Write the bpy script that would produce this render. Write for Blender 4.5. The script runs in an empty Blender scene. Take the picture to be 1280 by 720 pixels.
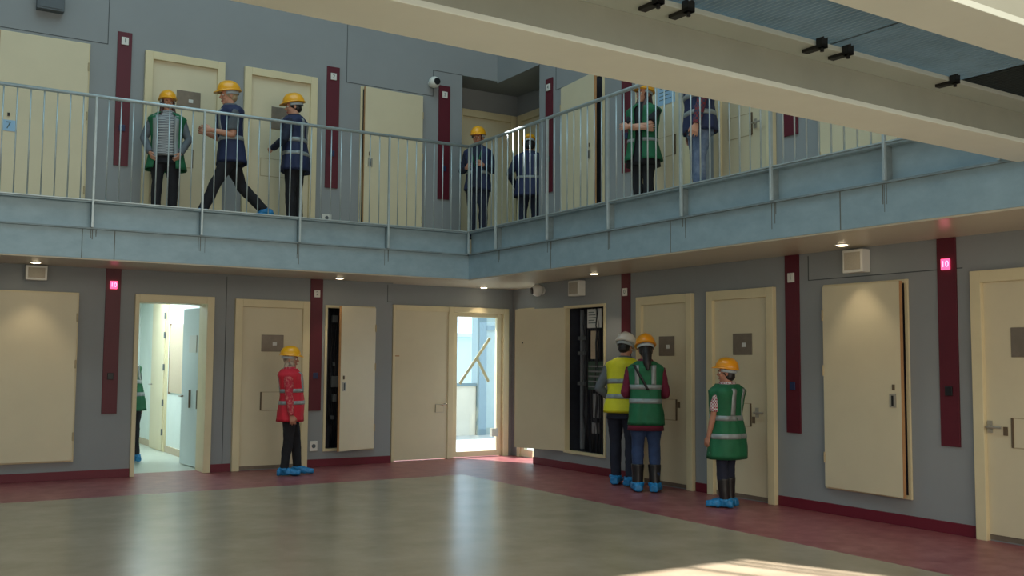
import bpy, bmesh, math, random
from mathutils import Vector, Matrix, Euler, noise
R = math.radians
sc = bpy.context.scene
COL = sc.collection
random.seed(5)

# ------------------------------------------------------------------ camera
cam_d = bpy.data.cameras.new('camera')
cam_d.sensor_width = 36.0
cam_d.lens = 1248.0 / 1280 * 36
cam_d.clip_start = 0.05
cam = bpy.data.objects.new('camera', cam_d)
COL.objects.link(cam)
rx = Vector((0.84886, -0.52857, 0.0068)).normalized()
fw = Vector((0.5268, 0.84694, 0.07192)).normalized()
ux = rx.cross(fw)
m = Matrix((rx, ux, -fw)).transposed().to_4x4()
m.translation = Vector((-7.7384, -12.9133, 1.45))
cam.matrix_world = m
sc.camera = cam

# ------------------------------------------------------------------ world, sun, sky light, exposure
w = bpy.data.worlds.new('sky_world')
sc.world = w
w.use_nodes = True
bg = w.node_tree.nodes['Background']
bg.inputs[0].default_value = (0.62, 0.80, 1.0, 1)
bg.inputs[1].default_value = 3.0

def lamp(name, kind, loc, energy, color, rot=None, **kw):
    d = bpy.data.lights.new(name, kind)
    d.energy = energy
    d.color = color
    for k, v in kw.items():
        setattr(d, k, v)
    o = bpy.data.objects.new(name, d)
    o.location = loc
    if rot is not None:
        o.rotation_euler = rot
    COL.objects.link(o)
    return o

SUN_DIR = Vector((0.39, -0.86, -1.0)).normalized()
sun = lamp('sun', 'SUN', (0, 0, 20), 18.0, (1.0, 0.99, 0.97), angle=R(0.5))
sun.rotation_euler = SUN_DIR.to_track_quat('-Z', 'Y').to_euler()
lamp('assumed_skylight_lamp', 'AREA', (-5.2, -6.0, 11.2), 420, (0.58, 0.88, 1.0), rot=(0, 0, 0), shape='RECTANGLE', size=8.0, size_y=8.0)  # area lamp below the closed roof, assumed as daylight from above
lamp('south_fill_light', 'AREA', (-5.6, -14.9, 3.2), 440, (1.0, 0.91, 0.76), rot=(R(90), 0, 0), shape='RECTANGLE', size=11.0, size_y=5.5)  # added area lamp behind the viewer, brightens wall fronts and bridge underside
lamp('west_fill_light', 'AREA', (-12.9, -6.5, 4.4), 70, (0.84, 0.96, 1.0), rot=(0, R(-90), 0), shape='RECTANGLE', size=5.0, size_y=10.0)  # added fill lamp at the west end, brightens the right wall
lamp('cell_fill_light', 'AREA', (-4.9, 2.6, 2.55), 85, (0.78, 0.95, 1.0), rot=(0, 0, 0), shape='RECTANGLE', size=1.2, size_y=1.6)  # added lamp without a fixture, brightens the cell like window light

sc.view_settings.view_transform = 'Standard'
sc.view_settings.look = 'None'
sc.view_settings.gamma = 1.0
sc.view_settings.use_curve_mapping = False
sc.view_settings.exposure = 0.0
sc.cycles.use_denoising = True
sc.cycles.max_bounces = 8
sc.cycles.diffuse_bounces = 5

# ------------------------------------------------------------------ materials
def lin(c):
    return tuple(((v / 255) / 12.92 if v <= 10 else ((v / 255 + 0.055) / 1.055) ** 2.4) for v in c)

def mat(name, rgb, rough=0.6, metal=0.0, var=0.0, vscale=4.0, stretch=None, bump=0.0, bscale=60.0, rgb2=None, spec=0.5, coat=0.0, detail=4.0, ramp=(0.35, 0.7), emit=None, estr=0.0):
    mt = bpy.data.materials.new(name)
    mt.use_nodes = True
    nt = mt.node_tree
    b = nt.nodes['Principled BSDF']
    c = lin(rgb)
    b.inputs['Base Color'].default_value = (*c, 1)
    b.inputs['Roughness'].default_value = rough
    b.inputs['Metallic'].default_value = metal
    b.inputs['Specular IOR Level'].default_value = spec
    b.inputs['Coat Weight'].default_value = coat
    if emit:
        b.inputs['Emission Color'].default_value = (*lin(emit), 1)
        b.inputs['Emission Strength'].default_value = estr
    if var or rgb2 or bump:
        tc = nt.nodes.new('ShaderNodeTexCoord')
        mp = nt.nodes.new('ShaderNodeMapping')
        nt.links.new(tc.outputs['Object'], mp.inputs[0])
        if stretch:
            mp.inputs['Scale'].default_value = stretch
    if var or rgb2:
        n = nt.nodes.new('ShaderNodeTexNoise')
        n.inputs['Scale'].default_value = vscale
        n.inputs['Detail'].default_value = detail
        n.inputs['Roughness'].default_value = 0.6
        nt.links.new(mp.outputs[0], n.inputs['Vector'])
        rp = nt.nodes.new('ShaderNodeValToRGB')
        rp.color_ramp.elements[0].position = ramp[0]
        rp.color_ramp.elements[1].position = ramp[1]
        c2 = lin(rgb2) if rgb2 else tuple(min(1, v * (1 + var)) for v in c)
        c1 = c if rgb2 else tuple(v * (1 - var) for v in c)
        rp.color_ramp.elements[0].color = (*c1, 1)
        rp.color_ramp.elements[1].color = (*c2, 1)
        nt.links.new(n.outputs['Fac'], rp.inputs[0])
        nt.links.new(rp.outputs[0], b.inputs['Base Color'])
    if bump:
        n2 = nt.nodes.new('ShaderNodeTexNoise')
        n2.inputs['Scale'].default_value = bscale
        nt.links.new(mp.outputs[0], n2.inputs['Vector'])
        bp = nt.nodes.new('ShaderNodeBump')
        bp.inputs['Strength'].default_value = bump
        bp.inputs['Distance'].default_value = 0.01
        nt.links.new(n2.outputs['Fac'], bp.inputs['Height'])
        nt.links.new(bp.outputs[0], b.inputs['Normal'])
    return mt

def checks(name, a, b_, scale):
    mt = bpy.data.materials.new(name)
    mt.use_nodes = True
    nt = mt.node_tree
    b = nt.nodes['Principled BSDF']
    b.inputs['Roughness'].default_value = 0.85
    tc = nt.nodes.new('ShaderNodeTexCoord')
    ch = nt.nodes.new('ShaderNodeTexChecker')
    ch.inputs['Scale'].default_value = scale
    ch.inputs['Color1'].default_value = (*lin(a), 1)
    ch.inputs['Color2'].default_value = (*lin(b_), 1)
    nt.links.new(tc.outputs['Object'], ch.inputs['Vector'])
    nt.links.new(ch.outputs['Color'], b.inputs['Base Color'])
    return mt

def stripes(name, a, b_, scale, th=0.5):
    mt = bpy.data.materials.new(name)
    mt.use_nodes = True
    nt = mt.node_tree
    b = nt.nodes['Principled BSDF']
    b.inputs['Roughness'].default_value = 0.85
    tc = nt.nodes.new('ShaderNodeTexCoord')
    wv = nt.nodes.new('ShaderNodeTexWave')
    wv.bands_direction = 'Z'
    wv.inputs['Scale'].default_value = scale
    wv.inputs['Distortion'].default_value = 1.0
    rp = nt.nodes.new('ShaderNodeValToRGB')
    rp.color_ramp.interpolation = 'CONSTANT'
    rp.color_ramp.elements[1].position = th
    rp.color_ramp.elements[0].color = (*lin(a), 1)
    rp.color_ramp.elements[1].color = (*lin(b_), 1)
    nt.links.new(tc.outputs['Object'], wv.inputs['Vector'])
    nt.links.new(wv.outputs['Fac'], rp.inputs[0])
    nt.links.new(rp.outputs[0], b.inputs['Base Color'])
    return mt

M = {}
M['wall'] = mat('grey_wall_paint', (140, 143, 144), 0.75, var=0.03, vscale=1.5)
M['joint'] = mat('wall_joint', (72, 76, 78), 0.8)
M['cream'] = mat('cream_door_paint', (210, 198, 167), 0.45, var=0.03, vscale=2.0)
M['cream_frame'] = mat('cream_frame_paint', (214, 200, 162), 0.45, var=0.04, vscale=3.0)
M['edge'] = mat('door_edge_laminate', (176, 132, 88), 0.5, var=0.1, vscale=10)
M['maroon'] = mat('maroon_panel', (88, 14, 32), 0.5, var=0.08, vscale=3)
M['skirt'] = mat('maroon_skirting', (104, 22, 40), 0.5)
M['ceil'] = mat('soffit_paint', (204, 194, 172), 0.28, var=0.03, vscale=1.2, spec=0.45)
M['galv'] = mat('galvanised_steel', (136, 157, 166), 0.5, 0.2, rgb2=(158, 178, 186), vscale=5.0, stretch=(1.0, 1.0, 1.6), detail=10, ramp=(0.25, 0.8))
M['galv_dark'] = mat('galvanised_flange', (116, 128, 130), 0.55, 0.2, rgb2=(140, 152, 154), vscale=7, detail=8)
M['rail'] = mat('railing_steel', (176, 188, 190), 0.38, 0.45, var=0.08, vscale=9)
M['stain'] = mat('rust_stain', (104, 106, 98), 0.8)
M['floor'] = mat('cream_linoleum', (150, 133, 110), 0.26, rgb2=(166, 149, 127), vscale=2.2, detail=9, spec=0.22)
M['redfloor'] = mat('red_linoleum', (126, 62, 66), 0.36, rgb2=(158, 100, 98), vscale=5.5, detail=9, spec=0.3)
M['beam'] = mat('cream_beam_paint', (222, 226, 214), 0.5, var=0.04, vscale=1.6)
M['beamweb_shaded'] = mat('shaded_beam_paint', (170, 170, 156), 0.6, var=0.06, vscale=3)  # cream beam paint darkened to carry the shade on the web
M['grate'] = mat('grating_steel', (160, 182, 194), 0.5, 0.1, var=0.12, vscale=5)
M['grate_shaded'] = mat('shaded_grating', (60, 60, 54), 0.6, 0.3, var=0.12, vscale=5)  # grating colour darkened where no sky light comes through
M['clip'] = mat('dark_clip', (52, 50, 48), 0.5, 0.4)
M['white'] = mat('white_plastic', (216, 214, 206), 0.4)
M['box'] = mat('speaker_grille', (172, 164, 148), 0.6, var=0.05, vscale=60)
M['vent'] = mat('dark_vent', (86, 92, 96), 0.6)
M['black'] = mat('black_plastic', (22, 22, 25), 0.45)
M['darkint'] = mat('cabinet_interior', (44, 47, 58), 0.6, var=0.2, vscale=8)
M['cable'] = mat('dark_cable', (24, 25, 32), 0.5)
M['trunk'] = mat('cable_trunking', (120, 122, 126), 0.5, var=0.1, vscale=15)
M['green_board'] = mat('green_terminal_board', (42, 74, 62), 0.5, var=0.35, vscale=30)
M['paper'] = mat('paper', (206, 206, 200), 0.8)
M['bluepaper'] = mat('blue_notice', (150, 186, 214), 0.7)
M['steel'] = mat('brushed_steel', (170, 164, 150), 0.4, 0.4, var=0.08, vscale=20)
M['hatch'] = mat('hatch_steel', (128, 116, 102), 0.42, 0.35, var=0.1, vscale=12)
M['slot'] = mat('dark_slot', (96, 80, 60), 0.6)
M['line'] = mat('hatch_outline', (172, 156, 124), 0.6)
M['digit'] = mat('grey_digit', (84, 98, 96), 0.6)
M['blue'] = mat('dark_blue_button', (34, 44, 82), 0.4)
M['lit'] = mat('lit_red_indicator', (240, 120, 160), 0.4, emit=(255, 70, 120), estr=2.2)
M['litm'] = mat('lit_red_mark', (255, 190, 215), 0.4, emit=(255, 150, 190), estr=2.4)
M['bulb'] = mat('downlight_lens', (255, 250, 225), 0.4, emit=(255, 236, 196), estr=9.0)
M['roomwall'] = mat('cell_wall_paint', (212, 220, 214), 0.7, var=0.03)
M['roomfloor'] = mat('cell_linoleum', (176, 182, 170), 0.35, var=0.05, vscale=5)
M['board'] = mat('cork_board', (186, 170, 146), 0.8, var=0.05, vscale=30)
M['brown'] = mat('brown_edging', (120, 84, 56), 0.6)
M['leafwhite'] = mat('pale_door_leaf', (196, 206, 206), 0.28, spec=0.6)
M['ext_floor'] = mat('terrace_concrete', (176, 174, 166), 0.8, var=0.05)
M['ext_wall'] = mat('terrace_parapet_render', (206, 198, 180), 0.8, var=0.04)
M['ext_grey'] = mat('terrace_grey_paint', (104, 124, 130), 0.6)
M['ext_panel'] = mat('terrace_panel', (150, 164, 158), 0.6, var=0.05)
M['far'] = mat('far_building_render', (196, 214, 222), 0.8, var=0.03)
M['tape'] = mat('masking_tape', (214, 208, 164), 0.7)
M['skin'] = mat('skin', (196, 142, 116), 0.55, var=0.05, vscale=12)
M['skin2'] = mat('tanned_skin', (178, 122, 98), 0.55, var=0.05, vscale=12)
M['lip'] = mat('lips', (160, 88, 84), 0.5)
M['eye'] = mat('eye_white', (220, 216, 210), 0.3)
M['iris'] = mat('iris', (40, 30, 26), 0.3)
M['yhat'] = mat('yellow_helmet', (238, 168, 24), 0.28, var=0.03, spec=0.6)
M['ohat'] = mat('orange_helmet', (232, 150, 22), 0.28, var=0.03, spec=0.6)
M['whhat'] = mat('white_helmet', (228, 226, 220), 0.28, spec=0.6)
M['strap'] = mat('helmet_strap', (170, 178, 182), 0.6)
M['hair_dark'] = mat('dark_hair', (30, 24, 24), 0.5, var=0.3, vscale=40, stretch=(3, 3, 0.4))
M['hair_brown'] = mat('brown_hair', (74, 44, 38), 0.5, var=0.3, vscale=40, stretch=(3, 3, 0.4))
M['hair_grey'] = mat('blond_hair', (168, 146, 112), 0.55, var=0.2, vscale=40)
M['vgreen'] = mat('green_vest', (20, 98, 62), 0.7, var=0.12, vscale=9)
M['vyellow'] = mat('yellow_vest', (214, 208, 34), 0.6, var=0.06, vscale=9)
M['vred'] = mat('red_vest', (196, 28, 48), 0.7, var=0.08, vscale=9)
M['vnavy'] = mat('navy_vest', (30, 40, 76), 0.7, var=0.12, vscale=9)
M['refl'] = mat('reflective_tape', (142, 148, 148), 0.4, 0.2, var=0.05, vscale=20)
M['jeans'] = mat('blue_jeans', (46, 66, 104), 0.85, var=0.14, vscale=12)
M['fadedjeans'] = mat('faded_jeans', (72, 88, 120), 0.85, rgb2=(128, 140, 160), vscale=6)
M['darkjeans'] = mat('dark_jeans', (30, 34, 50), 0.85, var=0.12, vscale=12)
M['blackcloth'] = mat('black_cloth', (24, 24, 30), 0.85, var=0.15, vscale=12)
M['greycloth'] = mat('grey_cloth', (92, 98, 104), 0.85, var=0.12, vscale=10)
M['navycloth'] = mat('navy_cloth', (28, 34, 54), 0.85, var=0.12, vscale=10)
M['maroonc'] = mat('maroon_cloth', (112, 30, 56), 0.85, var=0.1, vscale=10)
M['redprint'] = mat('red_patterned_cloth', (176, 34, 54), 0.8, rgb2=(200, 112, 104), vscale=38, ramp=(0.48, 0.62))
M['scarf'] = mat('beige_scarf', (184, 164, 142), 0.85, rgb2=(110, 92, 84), vscale=26, ramp=(0.45, 0.65))
M['check'] = checks('checked_shirt', (206, 198, 196), (150, 62, 74), 62)
M['plaid'] = checks('plaid_shirt', (120, 44, 52), (46, 50, 74), 36)
M['stripe'] = stripes('striped_jumper', (84, 88, 96), (176, 178, 178), 16)
M['cover'] = mat('blue_overshoe', (28, 122, 178), 0.45, var=0.15, vscale=30, bump=0.4, bscale=60)
M['boot'] = mat('black_boot', (26, 24, 26), 0.4)
M['glove'] = mat('pale_blue_cloth', (150, 176, 196), 0.8)

# glass of the outside doors
gm = bpy.data.materials.new('clear_glass')
gm.use_nodes = True
gn = gm.node_tree
for n_ in list(gn.nodes):
    gn.nodes.remove(n_)
go = gn.nodes.new('ShaderNodeOutputMaterial')
gt = gn.nodes.new('ShaderNodeBsdfTransparent')
gt.inputs[0].default_value = (0.93, 0.97, 0.97, 1)
gg = gn.nodes.new('ShaderNodeBsdfGlossy')
gg.inputs['Roughness'].default_value = 0.02
gx = gn.nodes.new('ShaderNodeMixShader')
gx.inputs[0].default_value = 0.06
gn.links.new(gt.outputs[0], gx.inputs[1])
gn.links.new(gg.outputs[0], gx.inputs[2])
gn.links.new(gx.outputs[0], go.inputs[0])
M['glass'] = gm

# ------------------------------------------------------------------ mesh helpers
class MB:
    def __init__(self):
        self.v = []
        self.f = []
        self.m = []

    def quad(self, pts, mi=0):
        i = len(self.v)
        self.v += [Vector(p) for p in pts]
        self.f.append(tuple(range(i, i + len(pts))))
        self.m.append(mi)

    def box(self, x0, x1, y0, y1, z0, z1, mi=0, T=None):
        if x0 > x1: x0, x1 = x1, x0
        if y0 > y1: y0, y1 = y1, y0
        if z0 > z1: z0, z1 = z1, z0
        i = len(self.v)
        P = [Vector(p) for p in ((x0, y0, z0), (x1, y0, z0), (x1, y1, z0), (x0, y1, z0), (x0, y0, z1), (x1, y0, z1), (x1, y1, z1), (x0, y1, z1))]
        if T is not None:
            P = [T @ p for p in P]
        self.v += P
        for q in ((0, 3, 2, 1), (4, 5, 6, 7), (0, 1, 5, 4), (1, 2, 6, 5), (2, 3, 7, 6), (3, 0, 4, 7)):
            self.f.append(tuple(i + k for k in q))
            self.m.append(mi)
        return self

    def loft(self, rings, cap0=True, cap1=True, mi=0, closed=True):
        i = len(self.v)
        n = len(rings[0])
        for r in rings:
            self.v += [Vector(p) for p in r]
        for a in range(len(rings) - 1):
            for k in range(n if closed else n - 1):
                k2 = (k + 1) % n
                self.f.append((i + a * n + k, i + a * n + k2, i + (a + 1) * n + k2, i + (a + 1) * n + k))
                self.m.append(mi)
        if cap0:
            self.f.append(tuple(i + k for k in range(n - 1, -1, -1)))
            self.m.append(mi)
        if cap1:
            b = i + (len(rings) - 1) * n
            self.f.append(tuple(b + k for k in range(n)))
            self.m.append(mi)
        return self

    def tube(self, pts, rad, seg=10, mi=0, cap=True, sx=1.0):
        pts = [Vector(p) for p in pts]
        if not hasattr(rad, '__len__'):
            rad = [rad] * len(pts)
        t0 = (pts[1] - pts[0]).normalized()
        up = Vector((0, 0, 1)) if abs(t0.z) < 0.9 else Vector((0, 1, 0))
        nx = t0.cross(up).normalized()
        rings = []
        for k, p in enumerate(pts):
            if k == 0:
                t = t0
            elif k == len(pts) - 1:
                t = (pts[k] - pts[k - 1]).normalized()
            else:
                t = ((pts[k + 1] - p).normalized() + (p - pts[k - 1]).normalized()).normalized()
            nx = (nx - t * nx.dot(t)).normalized()
            ny = t.cross(nx)
            rings.append([p + (nx * math.cos(2 * math.pi * q / seg) * sx + ny * math.sin(2 * math.pi * q / seg)) * rad[k] for q in range(seg)])
        return self.loft(rings, cap, cap, mi)

    def ell(self, c, r, T=None, nu=16, nv=10, mi=0, v0=-90, v1=90):
        c = Vector(c)
        rings = []
        for a in range(nv + 1):
            la = R(v0 + (v1 - v0) * a / nv)
            la = max(R(-89.5), min(R(89.5), la))
            ring = []
            for k in range(nu):
                lo = 2 * math.pi * k / nu
                p = c + Vector((r[0] * math.cos(la) * math.cos(lo), r[1] * math.cos(la) * math.sin(lo), r[2] * math.sin(la)))
                ring.append(T @ p if T is not None else p)
            rings.append(ring)
        return self.loft(rings, True, True, mi)

    def mesh(self, name, mats, origin=(0, 0, 0), smooth=False):
        me = bpy.data.meshes.new(name)
        o = Vector(origin)
        me.from_pydata([tuple(p - o) for p in self.v], [], self.f)
        if not isinstance(mats, (list, tuple)):
            mats = [mats]
        for x in mats:
            me.materials.append(M[x])
        for p, k in zip(me.polygons, self.m):
            p.material_index = k
            p.use_smooth = smooth
        me.update()
        return me

    def build(self, name, mats, parent=None, origin=None, smooth=False, bevel=0.0):
        if origin is None:
            origin = parent.get('_o', (0, 0, 0)) if parent is not None else (0, 0, 0)
        me = self.mesh(name, mats, origin, smooth)
        o = bpy.data.objects.new(name, me)
        COL.objects.link(o)
        if parent is not None:
            o.parent = parent
            o['_o'] = tuple(origin)
            if '_o' in parent and parent.type == 'MESH':
                pass
        else:
            o.location = origin
        if bevel:
            b = o.modifiers.new('bevel', 'BEVEL')
            b.width = bevel
            b.segments = 2
            b.limit_method = 'ANGLE'
        return o

def tag(o, label=None, cat=None, group=None, kind=None):
    if label: o['label'] = label
    if cat: o['category'] = cat
    if group: o['group'] = group
    if kind: o['kind'] = kind
    return o

def thing(name, loc, label=None, cat=None, group=None, kind=None):
    o = bpy.data.objects.new(name, None)
    o.empty_display_size = 0.1
    o.location = loc
    o['_o'] = tuple(loc)
    COL.objects.link(o)
    return tag(o, label, cat, group, kind)

# wall frames: u runs along the wall (rightwards seen from the hall), d out into the hall
def W(side, u, d, z):
    return Vector((u, -d, z)) if side == 'L' else Vector((-d, -u, z))

def wbox(mb, side, u0, u1, d0, d1, z0, z1, mi=0):
    a, b = W(side, u0, d0, z0), W(side, u1, d1, z1)
    mb.box(a.x, b.x, a.y, b.y, a.z, b.z, mi)

def wtube(mb, side, pts, r, seg=8, mi=0):
    mb.tube([W(side, *p) for p in pts], r, seg, mi)

def grid_wall(mb, side, u0, u1, d0, d1, z0, z1, holes):
    us = sorted({u0, u1, *[h[k] for h in holes for k in (0, 1) if u0 < h[k] < u1]})
    zs = sorted({z0, z1, *[h[k] for h in holes for k in (2, 3) if z0 < h[k] < z1]})
    for a in range(len(us) - 1):
        run = None
        for b in range(len(zs) - 1):
            uc, zc = (us[a] + us[a + 1]) / 2, (zs[b] + zs[b + 1]) / 2
            solid = not any(h[0] < uc < h[1] and h[2] < zc < h[3] for h in holes)
            if solid:
                run = (run[0], zs[b + 1]) if run else (zs[b], zs[b + 1])
            if run and (not solid or b == len(zs) - 2):
                wbox(mb, side, us[a], us[a + 1], d0, d1, run[0], run[1])
                run = None

Z2 = 3.10          # upper floor level
ZC = 2.53          # soffit of the gallery
XE, YE = -1.1076, -1.1076   # gallery edge
XW, YS, ZT = -13.0, -15.0, 11.6

# ------------------------------------------------------------------ the setting
CAB_B = (-2.71, -1.97, 0.20, 2.18)
CAB_E = (1.83, 2.75, 0.22, 2.18)
b = MB()
grid_wall(b, 'L', XW, 0, -0.3, 0, 0, ZT, [
    (-5.16, -4.24, 0, 2.17), CAB_B, (-1.70, 0.01, 0, 2.60), (-0.61, 0.01, Z2, 5.71),
    (-7.1, -5.72, 8.72, 11.2), (-2.64, -2.02, 6.80, 7.62), (-11.2, -7.6, 10.1, 11.2)])
tag(b.build('wall_left', 'wall'), 'long grey painted wall at the left with cell doors on two floors', 'wall', kind='structure')
b = MB()
grid_wall(b, 'R', 0, 15, -0.3, 0, 0, ZT, [CAB_E, (-0.01, 1.08, 0, 2.60), (-0.01, 1.18, Z2, 5.68)])
tag(b.build('wall_right', 'wall'), 'long grey painted wall at the right with cell doors on two floors', 'wall', kind='structure')
# recessed corner on both floors
b = MB()
b.box(-1.75, -1.64, 0.15, 0.32, 0, 2.60)
b.box(-1.64, 0.28, 0.15, 0.32, 2.23, 2.60)
b.box(0.28, 0.42, 0.15, 0.32, 0, 2.60)
b.box(0.40, 0.55, -1.12, -1.06, 0, 2.60)
b.box(0.40, 0.55, -1.06, 0.15, 2.23, 2.60)
b.box(0.40, 0.55, -0.02, 0.15, 0, 2.23)
b.box(0.29, 0.55, -1.2, -1.08, 0, 2.60)
b.box(-0.75, 1.0, 0.60, 0.8, Z2, 5.9)
b.box(0.75, 0.95, -1.3, 0.60, Z2, 5.9)
b.box(-0.75, -0.611, 0.30, 0.62, Z2, 5.9)
b.box(0.30, 0.76, -1.32, -1.181, Z2, 5.9)
tag(b.build('wall_corner', 'wall'), 'recessed grey corner wall between the two door walls', 'wall', kind='structure')
b = MB()
b.box(-0.76, 0.9, 0.005, 0.75, 5.712, 5.9)
b.box(0.005, 0.9, -1.3, 0.005, 5.682, 5.9)
tag(b.build('trim_1', 'wall'), 'grey lintel soffit over the upper corner recess', 'trim', kind='structure')
b = MB()
b.box(XW - 0.2, XW, YS, 0.3, 0, ZT)
tag(b.build('wall_west', 'wall'), 'plain end wall of the hall', 'wall', kind='structure')
b = MB()
b.box(XW, 0.3, YS - 0.2, YS, 0, ZT)
tag(b.build('wall_south', 'wall'), 'plain wall behind the viewer', 'wall', kind='structure')
b = MB()
b.box(XW - 0.2, 0.3, YS - 0.2, 0.3, ZT, ZT + 0.2)
tag(b.build('ceiling', 'roomwall'), 'high white roof of the hall', 'ceiling', kind='structure')
b = MB()
b.box(XW, -1.5, YS, -1.75, -0.2, 0.0)
tag(b.build('floor', 'floor'), 'shiny cream linoleum floor of the hall', 'floor', kind='structure')
b = MB()
b.box(XW, 0.45, -1.75, 0.32, -0.2, 0.0)
b.box(-1.5, 0.45, YS, -1.75, -0.2, 0.0)
tag(b.build('floor_border', 'redfloor'), 'mottled red linoleum border running along both walls', 'floor', kind='structure')
# gallery slab
b = MB()
b.box(XW, 0.55, YE + 0.10, 0.31, ZC, Z2)
b.box(XW, XE + 0.047, YE + 0.047, YE + 0.10, ZC, 2.86)
b.box(XE + 0.10, 0.55, YS, YE + 0.10, ZC, Z2)
b.box(XE + 0.047, XE + 0.10, YS, YE + 0.10, ZC, 2.86)
b.box(-0.75, 0.95, 0.29, 0.8, 2.62, Z2)
b.box(0.54, 0.95, -1.32, 0.3, 2.62, Z2)
tag(b.build('ceiling_gallery', 'ceil'), 'pale glossy soffit under the upper gallery', 'ceiling', kind='structure')

# wall joints
b = MB()
def joint(side, pts):
    for (u0, z0), (u1, z1) in zip(pts[:-1], pts[1:]):
        wbox(b, side, min(u0, u1) - 0.004, max(u0, u1) + 0.004, 0.0, 0.003, min(z0, z1) - 0.004, max(z0, z1) + 0.004)
joint('L', [(XW, 5.31), (-5.61, 5.31), (-5.61, ZT)])
joint('L', [(-2.46, ZT), (-2.46, 5.32), (-1.10, 5.32)])
joint('L', [(-1.10, 5.32), (-1.10, 5.71), (-0.62, 5.71)])
joint('R', [(1.19, 5.68), (1.60, 5.68), (1.60, 5.21), (2.9, 5.21)])
joint('L', [(-4.06, 2.5), (-4.06, 0.1)])
joint('R', [(6.06, 2.5), (6.06, 2.26), (7.74, 2.26)])
joint('L', [(-1.78, 2.5), (-1.78, 2.26), (-1.70, 2.26)])
tag(b.build('trim_2', 'joint'), 'thin dark joints between the grey wall panels', 'trim', kind='structure')

# skirting
for side, spans, nm in (('L', [(XW, -5.19), (-4.22, -3.96), (-2.925, -1.70)], 'baseboard_left'), ('R', [(1.08, 3.40), (4.41, 4.63), (5.64, 7.83)], 'baseboard_right')):
    b = MB()
    for u0, u1 in spans:
        wbox(b, side, u0, u1, 0, 0.015, 0.0, 0.10)
    tag(b.build(nm, 'skirt', bevel=0.003), 'dark maroon skirting along the %s wall' % ('left' if side == 'L' else 'right'), 'baseboard', kind='structure')

# unseen clerestory windows, assumed high in the left wall
def clerestory(name, u0, u1, z0, z1, mull):
    t = thing(name, (u0, 0, z0), 'small assumed clerestory window high in the left wall', 'window', kind='structure')
    b = MB()
    for q in ((u0, u0 + .015, z0, z1), (u1 - .015, u1, z0, z1), (u0, u1, z0, z0 + .015), (u0, u1, z1 - .015, z1)):
        b.box(q[0], q[1], 0.02, 0.08, q[2], q[3])
    for k in mull:
        b.box(k - 0.02, k + 0.02, 0.03, 0.07, z0, z1)
    b.build('window_frame', 'ext_grey', t)
clerestory('assumed_window_1', -7.1, -5.72, 8.72, 11.2, (-6.32, -5.97, -5.85))  # assumed unseen window, traced back from the floor sun patch, heightened for bounce light
clerestory('added_window_3', -11.2, -7.6, 10.1, 11.2, (-10.0, -8.8))  # added unseen window; its sun patch bounces light up to the footbridge
clerestory('assumed_window_2', -2.64, -2.02, 6.80, 7.62, ())  # assumed unseen window, traced back from the sunlit railing

# unseen frames added behind and above the viewer to match the area lamps
def big_window(name, label, P, a0, a1, c0, c1, na, nc):
    """P(a, c, d): point on the wall, d = distance in front of it"""
    def bx(mb, q0, q1, r0, r1, d0, d1):
        p, q = P(q0, r0, d0), P(q1, r1, d1)
        mb.box(p.x, q.x, p.y, q.y, p.z, q.z)
    t = thing(name, P((a0 + a1) / 2, c0, 0), label, 'window', kind='structure')
    f = MB()
    for k in range(na + 1):
        x = a0 + (a1 - a0) * k / na
        bx(f, x - 0.04, x + 0.04, c0, c1, 0.0, 0.06)
    for k in range(nc + 1):
        y = c0 + (c1 - c0) * k / nc
        bx(f, a0, a1, y - 0.04, y + 0.04, 0.0, 0.06)
    f.build('window_frame', 'ext_grey', t)
    f = MB()
    bx(f, a0, a1, c0, c1, 0.005, 0.012)
    f.build('window_pane', 'far', t)
big_window('added_window_4', 'added window frame behind the viewer, matching the south fill lamp', lambda a, c, d: Vector((a, YS + d, c)), -11.1, -0.1, 0.45, 5.95, 6, 3)
big_window('added_window_5', 'added window frame on the west end wall, matching the fill lamp', lambda a, c, d: Vector((XW + d, a, c)), -11.5, -1.5, 1.9, 6.9, 6, 3)
big_window('added_window_6', 'large added skylight frame and pane under the solid roof, matching the area lamp', lambda a, c, d: Vector((a, c, ZT - d)), -9.2, -1.2, -10.0, -2.0, 5, 5)  # added unseen skylight frame; the roof above it has no opening

# ------------------------------------------------------------------ doors
def handle_parts(side, leaf, u, z, d, s, mat_='steel', cyl=True, zc=None):
    h = MB()
    wbox(h, side, u - 0.022, u + 0.022, d, d + 0.008, z - 0.05, z + 0.05)
    wtube(h, side, [(u, d, z), (u, d + 0.05, z), (u + s * 0.02, d + 0.055, z), (u + s * 0.13, d + 0.055, z)], 0.011)
    tag(h.build('lever_handle', mat_, leaf, smooth=False), 'brushed steel lever handle')

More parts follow.
